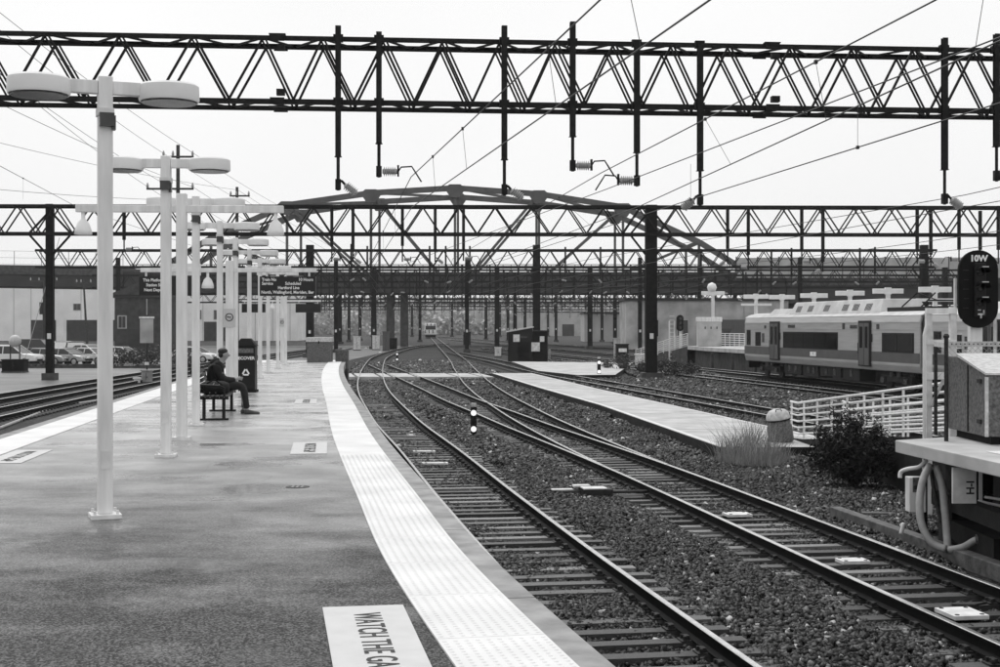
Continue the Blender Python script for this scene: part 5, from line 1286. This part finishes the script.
for v in (-.4, BW+.4):
    MB().bx(bxp(-330), bxp(330), v-.25, v+.25, DZ0, DZ0+2.42).build('girder', 'bridge_deck', br)
    for x in np.arange(-320, 321, 20): MB().bx(bxp(x)-.15, bxp(x)+.15, v-.32, v-.26, DZ0+.1, DZ0+2.35).build('stiffener', 'bridge_deck', br)
for x in np.arange(-310, 311, 41.5): MB().bx(bxp(x)-.35, bxp(x)+.35, 0, BW, DZ0+.3, DZ0+2.3).build('floor_beam', 'bridge_deck', br)
for x in np.arange(-320, 330, 8): MB().tube([(bxp(x), -.3, DZ1), (bxp(x), -.3, DZ1+1.2)], .06, 5).build('fence_post', 'bridge_steel', br)
for z in (.4, 1.2): MB().bx(bxp(-325), bxp(325), -.34, -.26, DZ1+z-.06, DZ1+z+.06).build('fence_rail', 'bridge_steel', br)
for px in (-318, -66, -52, 300): MB().bx(bxp(px)-.6, bxp(px)+.6, 2, 4, 0, DZ0+.2).build('pier', 'concrete_dark', br)
def approach(x0, x1, y0a, y0b, y1a, y1b, label, fence, m='bridge_deck'):
    t = thing('approach_viaduct', label, 'viaduct', (0, BY, GZ))
    def quad(xa, xb, za0, za1, zb0, zb1, va, vb, name, mm):
        mb = MB(); mb.add([(xa, va, za0), (xb, va, zb0), (xb, vb, zb0), (xa, vb, za0), (xa, va, za1), (xb, va, zb1), (xb, vb, zb1), (xa, vb, za1)], [(3, 2, 1, 0), (4, 5, 6, 7), (0, 1, 5, 4), (1, 2, 6, 5), (2, 3, 7, 6), (3, 0, 4, 7)]); return mb.build(name, mm, t)
    XA, XB = xat(x0, BY), xat(x1, BY)
    quad(XA, XB, bz(y1a), bz(y0a), bz(y1b), bz(y0b), -.8, BW, 'girder', m)
    quad(XA, XB, bz(y0a)-1.5, bz(y0a)-.05, bz(y0b)-1.5, bz(y0b)-.05, -1.1, -.82, 'parapet', 'concrete_dark')
    for s in ((0.02, .5, .97) if x0 > 0 else (0.02, .985)):
        z = bz(y1a) + (bz(y1b)-bz(y1a))*s; X = XA + (XB-XA)*s
        MB().bx(X-.9, X+.9, 4, 12, 0, z+.1).build('pier', 'concrete_dark', t)
    if fence:
        n = int(abs(XB-XA)/4.2)
        for i in range(n+1):
            s = i/n; X = XA + (XB-XA)*s; z = bz(y0a) + (bz(y0b)-bz(y0a))*s; MB().tube([(X, -.6, z), (X, -.6, z+2.3)], .06, 5).build('fence_post', 'hose', t)
        for h in (.15, 1.2, 2.3): mb = MB(); mb.bar((XA, -.6, bz(y0a)+h), (XB, -.6, bz(y0b)+h), .05); mb.build('fence_rail', 'hose', t)
    return t
approach(-120, 124, 263, 267, 284, 288, 'dark viaduct with wire fence carrying the road away to the left', True)
approach(786, 1200, 277, 272, 303, 304, 'dark viaduct carrying the road away to the right', False)
t = thing('noise_wall', 'long pale panel wall standing on the right hand viaduct', 'wall', (0, BY-1.3, GZ))
X0, X1 = xat(735, BY), xat(1200, BY); n = 22
for i in range(n):
    a = X0 + (X1-X0)*i/n; b = X0 + (X1-X0)*(i+1)/n; MB().bx(a+.06, b-.06, 0, .2, bz(278), bz(258) + random.uniform(-.05, .05)).build('panel', random.choice(['wall_stone', 'building_grey', 'building_grey']), t)
    MB().bx(a-.08, a+.05, -.1, .22, bz(280), bz(257)).build('panel_post', 'concrete_dark', t)

# ------------------------------------------------------------------ buildings
def building(loc, w, d, h, m, label, doors=(), windows=(), name='building', roof='bridge_deck'):
    t = thing(name, label, 'building', loc)
    MB().bx(-w/2, w/2, 0, d, 0, h).build('wall', m, t)
    MB().bx(-w/2-.2, w/2+.2, -.2, d+.2, h, h+.35).build('roof', roof, t)
    for x0, x1, z0, z1 in doors:
        f = MB().bx(x0, x1, -.12, -.01, z0, z1).build('door', 'building_dark', t)
        for z in np.arange(z0+.5, z1-.1, .6): MB().bx(x0+.05, x1-.05, -.15, -.121, z-.03, z+.03).build('slat', 'bridge_deck', f)
    for x0, x1, z0, z1 in windows:
        f = MB().bx(x0-.12, x1+.12, -.1, -.01, z0-.12, z1+.12).build('window', 'building_grey', t)
        for i in range(2): MB().bx(x0 + (x1-x0)*i/2 + .03, x0 + (x1-x0)*(i+1)/2 - .03, -.13, -.101, z0, z1).build('pane', 'glass_dark', f)
    for x in np.arange(-w/2+4, w/2-1, 4): MB().bx(x-.06, x+.06, -.05, -.005, .1, h-.1).build('panel_seam', 'building_grey', t)
    return t
Y = 320; kb = Y/FOC
def lx(px, cx): return (px-cx)*kb
building((xat(25, Y), Y, GZ), 92*kb, 30, 15.2, 'building_white', 'long white industrial building with roller doors behind the parked cars',
         [((lx(31, 25)), lx(56, 25)-.01, 0, zat(320, Y)-GZ)], [(lx(-12, 25), lx(-5, 25), 5, 7)])
building((xat(181, Y), Y-1, GZ), 232*kb, 30, 15.0, 'building_white', 'white industrial building with a dark loading door, right of the long one',
         [((lx(68, 181)), lx(120, 181), 0, zat(320, Y)-GZ), (lx(205, 181), lx(232, 181), 0, 4.4), (lx(130, 181), lx(160, 181), 0, 5)], [(lx(75, 181), lx(82, 181), zat(310, Y)-GZ, zat(304, Y)-GZ), (lx(195, 181), lx(202, 181), 5, 7), (lx(215, 181), lx(222, 181), 5, 7)])
t = building((xat(138, 172), 172, GZ), 5.8, 12, zat(298, 172)-GZ, 'brick_dark', 'dark brick hut with stepped roof left of the platform signs', [(-1.2, 1.2, 0, 3)], [(-2.4, -1.5, 3.2, 4.6)])
mb = MB(); mb.extrude_y([(-3.1, 0), (3.1, 0), (3.1, 1.4), (1.0, 1.9), (-3.1, .25)], -.3, 12.3)
mb.build('upper_roof', 'brick_dark', t, (0, 0, zat(298, 172)-GZ+.36))
building((xat(705, 190), 188, GZ), 22, 10, zat(301, 190)-GZ, 'wall_stone', 'pale stone walled building behind the far platform left of the train', [(3.2, 5.2, 0, 4.0)], [(-8, -6.6, 2, 4.2), (-4, -2.6, 2, 4.2)])
building((xat(640, 300), 300, GZ), 24, 14, 6.0, 'building_grey', 'low grey building in the haze right of centre', [(-4, -1, 0, 3.4)], [(1, 3, 2, 3.6), (5, 7, 2, 3.6)])
building((xat(580, 470), 470, GZ), 44, 20, 8, 'building_grey', 'far pale building in the haze beyond the gantries', [(-6, -2, 0, 4)], [(3, 6, 3, 5), (10, 13, 3, 5)])
t = thing('shipping_container', 'pale grey container with a dark mark behind the far platform railing', 'container', (xat(732, 150), 150, GZ+.1))
MB().bx(-3.1, 3.1, 0, 2.4, 1.2, 4.0).build('shell', 'grey_box', t); MB().bx(-3.0, 3.0, .1, 2.3, 0, 1.2).build('undercarriage', 'black_matte', t)
for x in np.arange(-2.9, 3.0, .35): MB().bx(x-.08, x+.08, -.05, -.005, 1.3, 3.9).build('corrugation', 'grey_box', t)
mb = MB(); mb.add([(-1.2, -.06, 3.0), (0, -.06, 3.0), (-.5, -.06, 2.0)], [(0, 1, 2)]); mb.build('mark', 'lens_dark', t)
# far tree belt closing the view and a low embankment
def tree_line(px0, px1, Y, h, label, n=3500):
    mb = MB(); X0, X1 = xat(px0, Y), xat(px1, Y)
    for i in range(n):
        x = random.uniform(X0, X1); e = h*(.62 + .22*math.sin(x*.11) + .14*math.sin(x*.37+1)); z = e*random.random()**.7
        y = Y + random.uniform(0, 10); s = random.uniform(.4, 1.1)
        a = Vector((random.gauss(0, 1), random.gauss(0, 1), random.gauss(0, 1))).normalized()*s; b = a.cross(Vector((random.gauss(0, 1), random.gauss(0, 1), random.gauss(0, 1)))).normalized()*s*.6
        c = Vector((x, y, GZ+z)); mb.add([c-a, c+b, c+a, c-b], [(0, 1, 2, 3)])
    tag(mb.build('far_trees', 'far_wood'), label, 'trees', kind='stuff')
tree_line(270, 720, 528, 19, 'far hazy belt of trees closing the view between the gantry posts', 6000)
tree_line(640, 1150, 420, 9, 'far hazy trees behind the train on the right', 4500)
mb = MB(); mb.prism([(xat(290, 540), 540), (xat(720, 540), 540), (xat(720, 540), 556), (xat(290, 540), 556)], GZ, GZ+14.5); tag(mb.build('embankment', 'far_wood'), kind='structure')
# low wall and utility poles on the left
t = thing('yard_wall', 'low dark wall between the yard tracks and the parked cars', 'wall', (xat(95, 112), 112, GZ))
for i in range(12): MB().bx(-9.6+i*1.6+.02, -9.6+(i+1)*1.6-.02, 0, .3, 0, .24 + random.uniform(-.03, .03)).build('block', 'concrete_dark', t)
MB().bx(-9.65, 9.65, -.04, .34, .28, .34).build('coping', 'concrete_dark', t)
def utility_pole(px, ytop, Y, label, arms=(), lean=0.0, r=.15, box=False):
    t = thing('utility_pole', label, 'utility pole', (xat(px, Y), Y, GZ)); z = zat(ytop, Y) - GZ
    MB().tube([(lean, 0, 0), (0, 0, z)], [r*1.2, r*.85], 10).build('pole', 'bark', t)
    for w0, w1, py in arms:
        za = zat(py, Y)-GZ; ar = MB().bx((w0-px)*Y/FOC, (w1-px)*Y/FOC, -.2, -.08, za-.07, za+.07).build('cross_arm', 'bark', t)
        for x in (w0+1, (w0*2+w1)/3, w1-1): MB().lathe([(.06, 0), (.10, .12), (.06, .3), (.02, .38)], ((x-px)*Y/FOC, -.14, za+.07), n=8).build('pin_insulator', 'insulator', ar)
    if box: MB().bx(-.55, -.16, -.25, .25, z*.52, z*.68).build('transformer', 'iron', t); MB().bx(-.02, .02, -.3, -.16, z*.2, z*.9).build('riser_pipe', 'iron', t)
    return t
utility_pole(178, 145, 100, 'tall dark wooden utility pole with a cross arm behind the second lamp post', [(147, 194, 189), (163, 194, 157)])
utility_pole(237, 187, 125, 'wooden utility pole with a short cross arm left of the bridge arch', [(230, 250, 196)])
utility_pole(44.5, 278, 170, 'dark wooden pole with a transformer between the white buildings', [(30, 58, 281)], box=True, r=.22)
utility_pole(83.5, 280, 165, 'leaning thin wooden pole in front of the second white building', [(76, 92, 283)], lean=.5, r=.12)
# white ball marker on a guyed post
p = gp(15, 371, GZ); t = thing('ball_marker', 'pale ball on a short post with a guy wire at the left edge', 'marker', p); Yb = p.y; zb = zat(341, Yb)-GZ
MB().lathe([(.01, -.47), (.24, -.41), (.42, -.2), (.47, 0), (.42, .2), (.24, .41), (.01, .47)], (0, 0, zb), n=18).build('ball', 'grey_lid', t, smooth=True)
for x in (-.35, .35): MB().tube([(x, 0, 0), (x, 0, zb-.2)], .05, 6).build('leg', 'iron', t)
MB().tube([(.5, 0, 0), (xat(47, Yb)-p.x, 3, zat(235, Yb)-GZ)], .025, 5).build('guy_wire', 'hose', t)
# yard sign
p = gp(147, 380, GZ); Ys = p.y; t = thing('yard_sign', 'pale rectangular sign board on a thin post in the left yard', 'sign', p)
MB().tube([(0, 0, 0), (0, 0, zat(315, Ys)-GZ)], .05, 8).build('post', 'iron', t)
MB().bx(-.42, .42, -.1, -.06, zat(343, Ys)-GZ, zat(319, Ys)-GZ).build('board', 'concrete_light', t); MB().bx(-.48, .48, -.1, -.05, zat(318.5, Ys)-GZ, zat(316.5, Ys)-GZ).build('frame', 'white_paint', t)
MB().bx(-.14, .14, -.1, -.06, zat(365, Ys)-GZ, zat(362, Ys)-GZ).build('small_plate', 'white_paint', t)

# ------------------------------------------------------------------ parked cars
def car_proto(kind, paint):
    sedan = kind == 'sedan'; van = kind == 'van'
    L, W = (4.6, 1.8) if sedan else (4.7, 1.9)
    t = link('parked_car', None)
    if sedan: low = [(-2.3, .35), (-2.28, .75), (-2.1, .92), (-1.2, .98), (1.0, .98), (2.05, .82), (2.28, .62), (2.3, .35)]; cab = [(-1.65, .96), (-1.05, 1.42), (.35, 1.45), (1.25, .97)]
    elif van: low = [(-2.4, .4), (-2.4, 1.1), (1.9, 1.1), (2.35, .95), (2.4, .4)]; cab = [(-2.38, 1.08), (-2.3, 1.9), (1.0, 1.95), (1.85, 1.1)]
    else: low = [(-2.3, .42), (-2.32, 1.05), (1.05, 1.08), (2.2, .98), (2.33, .7), (2.33, .42)]; cab = [(-2.25, 1.04), (-2.0, 1.68), (.25, 1.72), (1.15, 1.07)]
    b = MB(); b.extrude_y(low, -W/2, W/2); b.build('body', paint, t, bevel=.09)
    g = MB(); n = len(cab); ins = .16
    vs = [(x, (-W/2 + (.03 if i in (0, n-1) else ins)), z) for i, (x, z) in enumerate(cab)] + [(x, (W/2 - (.03 if i in (0, n-1) else ins)), z) for i, (x, z) in enumerate(cab)]
    g.add(vs, [tuple(range(n)), tuple(reversed(range(n, 2*n)))] + [(q, n+q, n+(q+1) % n, (q+1) % n) for q in range(n)]); g.build('greenhouse', 'glass_dark', t)
    MB().bx(cab[1][0]-.05, cab[2][0]+.05, -W/2+ins-.02, W/2-ins+.02, cab[1][1]-.02, cab[2][1]+.04).build('roof', paint, t, bevel=.02)
    for s in (-1, 1):
        y0 = s*(W/2-.02); y1 = s*(W/2-ins+.005)
        for i0, i1 in ((0, 1), (3, 2)):
            mb = MB(); mb.bar((cab[i0][0], y0, cab[i0][1]), (cab[i1][0], y1, cab[i1][1]), .07, .07); mb.build('pillar', paint, t)
        xm = (cab[0][0]+cab[3][0])/2; mb = MB(); mb.bar((xm, y0, cab[0][1]), (xm, y1, cab[1][1]), .08, .05); mb.build('pillar', paint, t)
        MB().bx(2.16, 2.34, s*W*.28-.16, s*W*.28+.16, .62, .78).build('headlight', 'headlight', t); MB().bx(-2.36, -2.24, s*W*.32-.14, s*W*.32+.14, .72, .9).build('tail_light', 'lens_dark', t)
        MB().bx(1.0, 1.15, s*(W/2+.02), s*(W/2+.16), 1.0, 1.1).build('mirror', paint, t)
        for x in (-1.4, 1.42):
            w = MB().lathe([(.2, -.1), (.34, -.1), (.35, 0), (.34, .1), (.2, .1)], (x, s*(W/2-.08), .345), axis=(0, s, 0), n=18).build('wheel', 'tyre', t)
            MB().lathe([(.22, 0), (.2, .02), (.05, .03)], (x, s*(W/2+.022), .345), axis=(0, s, 0), n=12).build('rim', 'rim', w)
    MB().bx(2.30, 2.35, -.5, .5, .45, .6).build('grille', 'black_matte', t)
    return t
used = {}
CARS = [('suv', 'car_white', 14, 118, 8, 'white sport utility car parked at the left picture edge, front row'),
        ('sedan', 'car_black', 33, 121, 15, 'black sedan parked just right of the white sport utility car'),
        ('sedan', 'car_silver', 48, 120, 20, 'silver sedan partly hidden behind the left gantry post'),
        ('sedan', 'car_silver', 66, 120, 18, 'silver sedan parked right of the left gantry post'),
        ('sedan', 'car_dark', 79, 124, 24, 'dark grey sedan parked between two pale cars'),
        ('sedan', 'car_white', 93, 122, 30, 'white sedan parked just left of the nearest lamp post'),
        ('sedan', 'car_white', 121, 128, 12, 'white sedan seen just right of the nearest lamp post'),
        ('sedan', 'car_white', 2, 141, 10, 'white car in the back row at the left picture edge'),
        ('van', 'car_dark', 34, 150, 4, 'dark van parked before the white building'),
        ('suv', 'car_silver', 63, 150, 80, 'silver sport utility car seen from the end, back row'),
        ('suv', 'car_black', 76, 146, 70, 'black sport utility car in the back row'),
        ('sedan', 'car_white', 88, 143, 25, 'white sedan in the back row behind the leaning pole'),
        ('sedan', 'car_white', 193, 128, 14, 'white car seen between the lamp posts left of the bench'),
        ('sedan', 'car_silver', 8, 130, 12, 'silver car in the middle row at the left edge')]
for kind, paint, px, Y, a, lab in CARS:
    key = (kind, paint)
    t = copy_tree(used[key]) if key in used else car_proto(kind, paint)
    used.setdefault(key, t)
    t.location = (xat(px, Y), Y, GZ + .012); t.rotation_euler = (0, 0, math.radians(-a)); tag(t, lab, 'car', 'cars parked beside the yard')

# ------------------------------------------------------------------ far train in the distance
t = thing('far_train', 'small distant train coming head on with a striped front', 'train', (-18.6, 372, RZ), math.radians(3.2))
MB().bx(-1.55, 1.55, 0, 40, .8, 3.9).build('body', 'lamp_white', t, bevel=.2); MB().bx(-1.35, 1.35, -.06, -.005, 2.2, 3.2).build('windscreen', 'glass_dark', t)
for i in range(6): MB().bx(-1.5+i*.5, -1.28+i*.5, -.09, -.065, 3.25 if i % 2 else 1.2, 3.8 if i % 2 else 2.1).build('stripe', 'black_paint', t)
MB().bx(-1.4, 1.4, -.1, .4, .1, .8).build('pilot', 'black_matte', t)
for s in (-1, 1): MB().lathe([(.16, 0), (.16, .06)], (s*1.05, -.07, 1.4), axis=(0, -1, 0), n=10).build('headlight', 'headlight', t); MB().lathe([(.45, 0), (.45, .1)], (s*.7, 1.5, .45), axis=(1, 0, 0), n=14).build('wheel', 'iron', t)

# ------------------------------------------------------------------ bare trees behind the right viaduct
def bare_tree(px, Y, h, label):
    t = thing('bare_tree', label, 'tree', (xat(px, Y), Y, GZ)); mb = MB(); tr = MB()
    def grow(p, d, L, r, depth):
        q = p + d*L; (tr if depth == 0 else mb).tube([p, q], [r, r*.7], 5 if depth < 2 else 3, cap=False)
        if depth >= 6: return
        for i in range(3 if depth < 3 else 2):
            nd = (d + Vector((random.gauss(0, .42), random.gauss(0, .42), random.gauss(.08, .25)))).normalized(); grow(q if i else p.lerp(q, .85), nd, L*random.uniform(.62, .85), r*.62, depth+1)
    grow(Vector((0, 0, 0)), Vector((0, 0, 1)), h*.27, .22, 0)
    tr.build('trunk', 'bark', t); mb.build('crown', 'bark', t)
for i, (px, Y, h) in enumerate([(812, 262, 17), (850, 258, 19), (893, 270, 18), (948, 262, 18), (985, 260, 17)]):
    bare_tree(px, Y, h, 'bare tree behind the pale panel wall, %s from the left' % ORD[i])

# ------------------------------------------------------------------ misty air
hz = MB(); hz.bx(-880, 880, -58, 1480, GZ - 1, 46)
ho = tag(hz.build('haze', 'wire'), 'thin pale mist in the air over the whole station', 'haze', kind='stuff')
hm = bpy.data.materials.new('haze'); hm.use_nodes = True; hn, hl = hm.node_tree.nodes, hm.node_tree.links
hn.remove(hn['Principled BSDF']); pv = hn.new('ShaderNodeVolumePrincipled'); pv.inputs['Color'].default_value = (.95, .95, .95, 1); pv.inputs['Density'].default_value = .00017; pv.inputs['Anisotropy'].default_value = .1
hl.new(pv.outputs[0], hn['Material Output'].inputs['Volume']); ho.data.materials.clear(); ho.data.materials.append(hm)
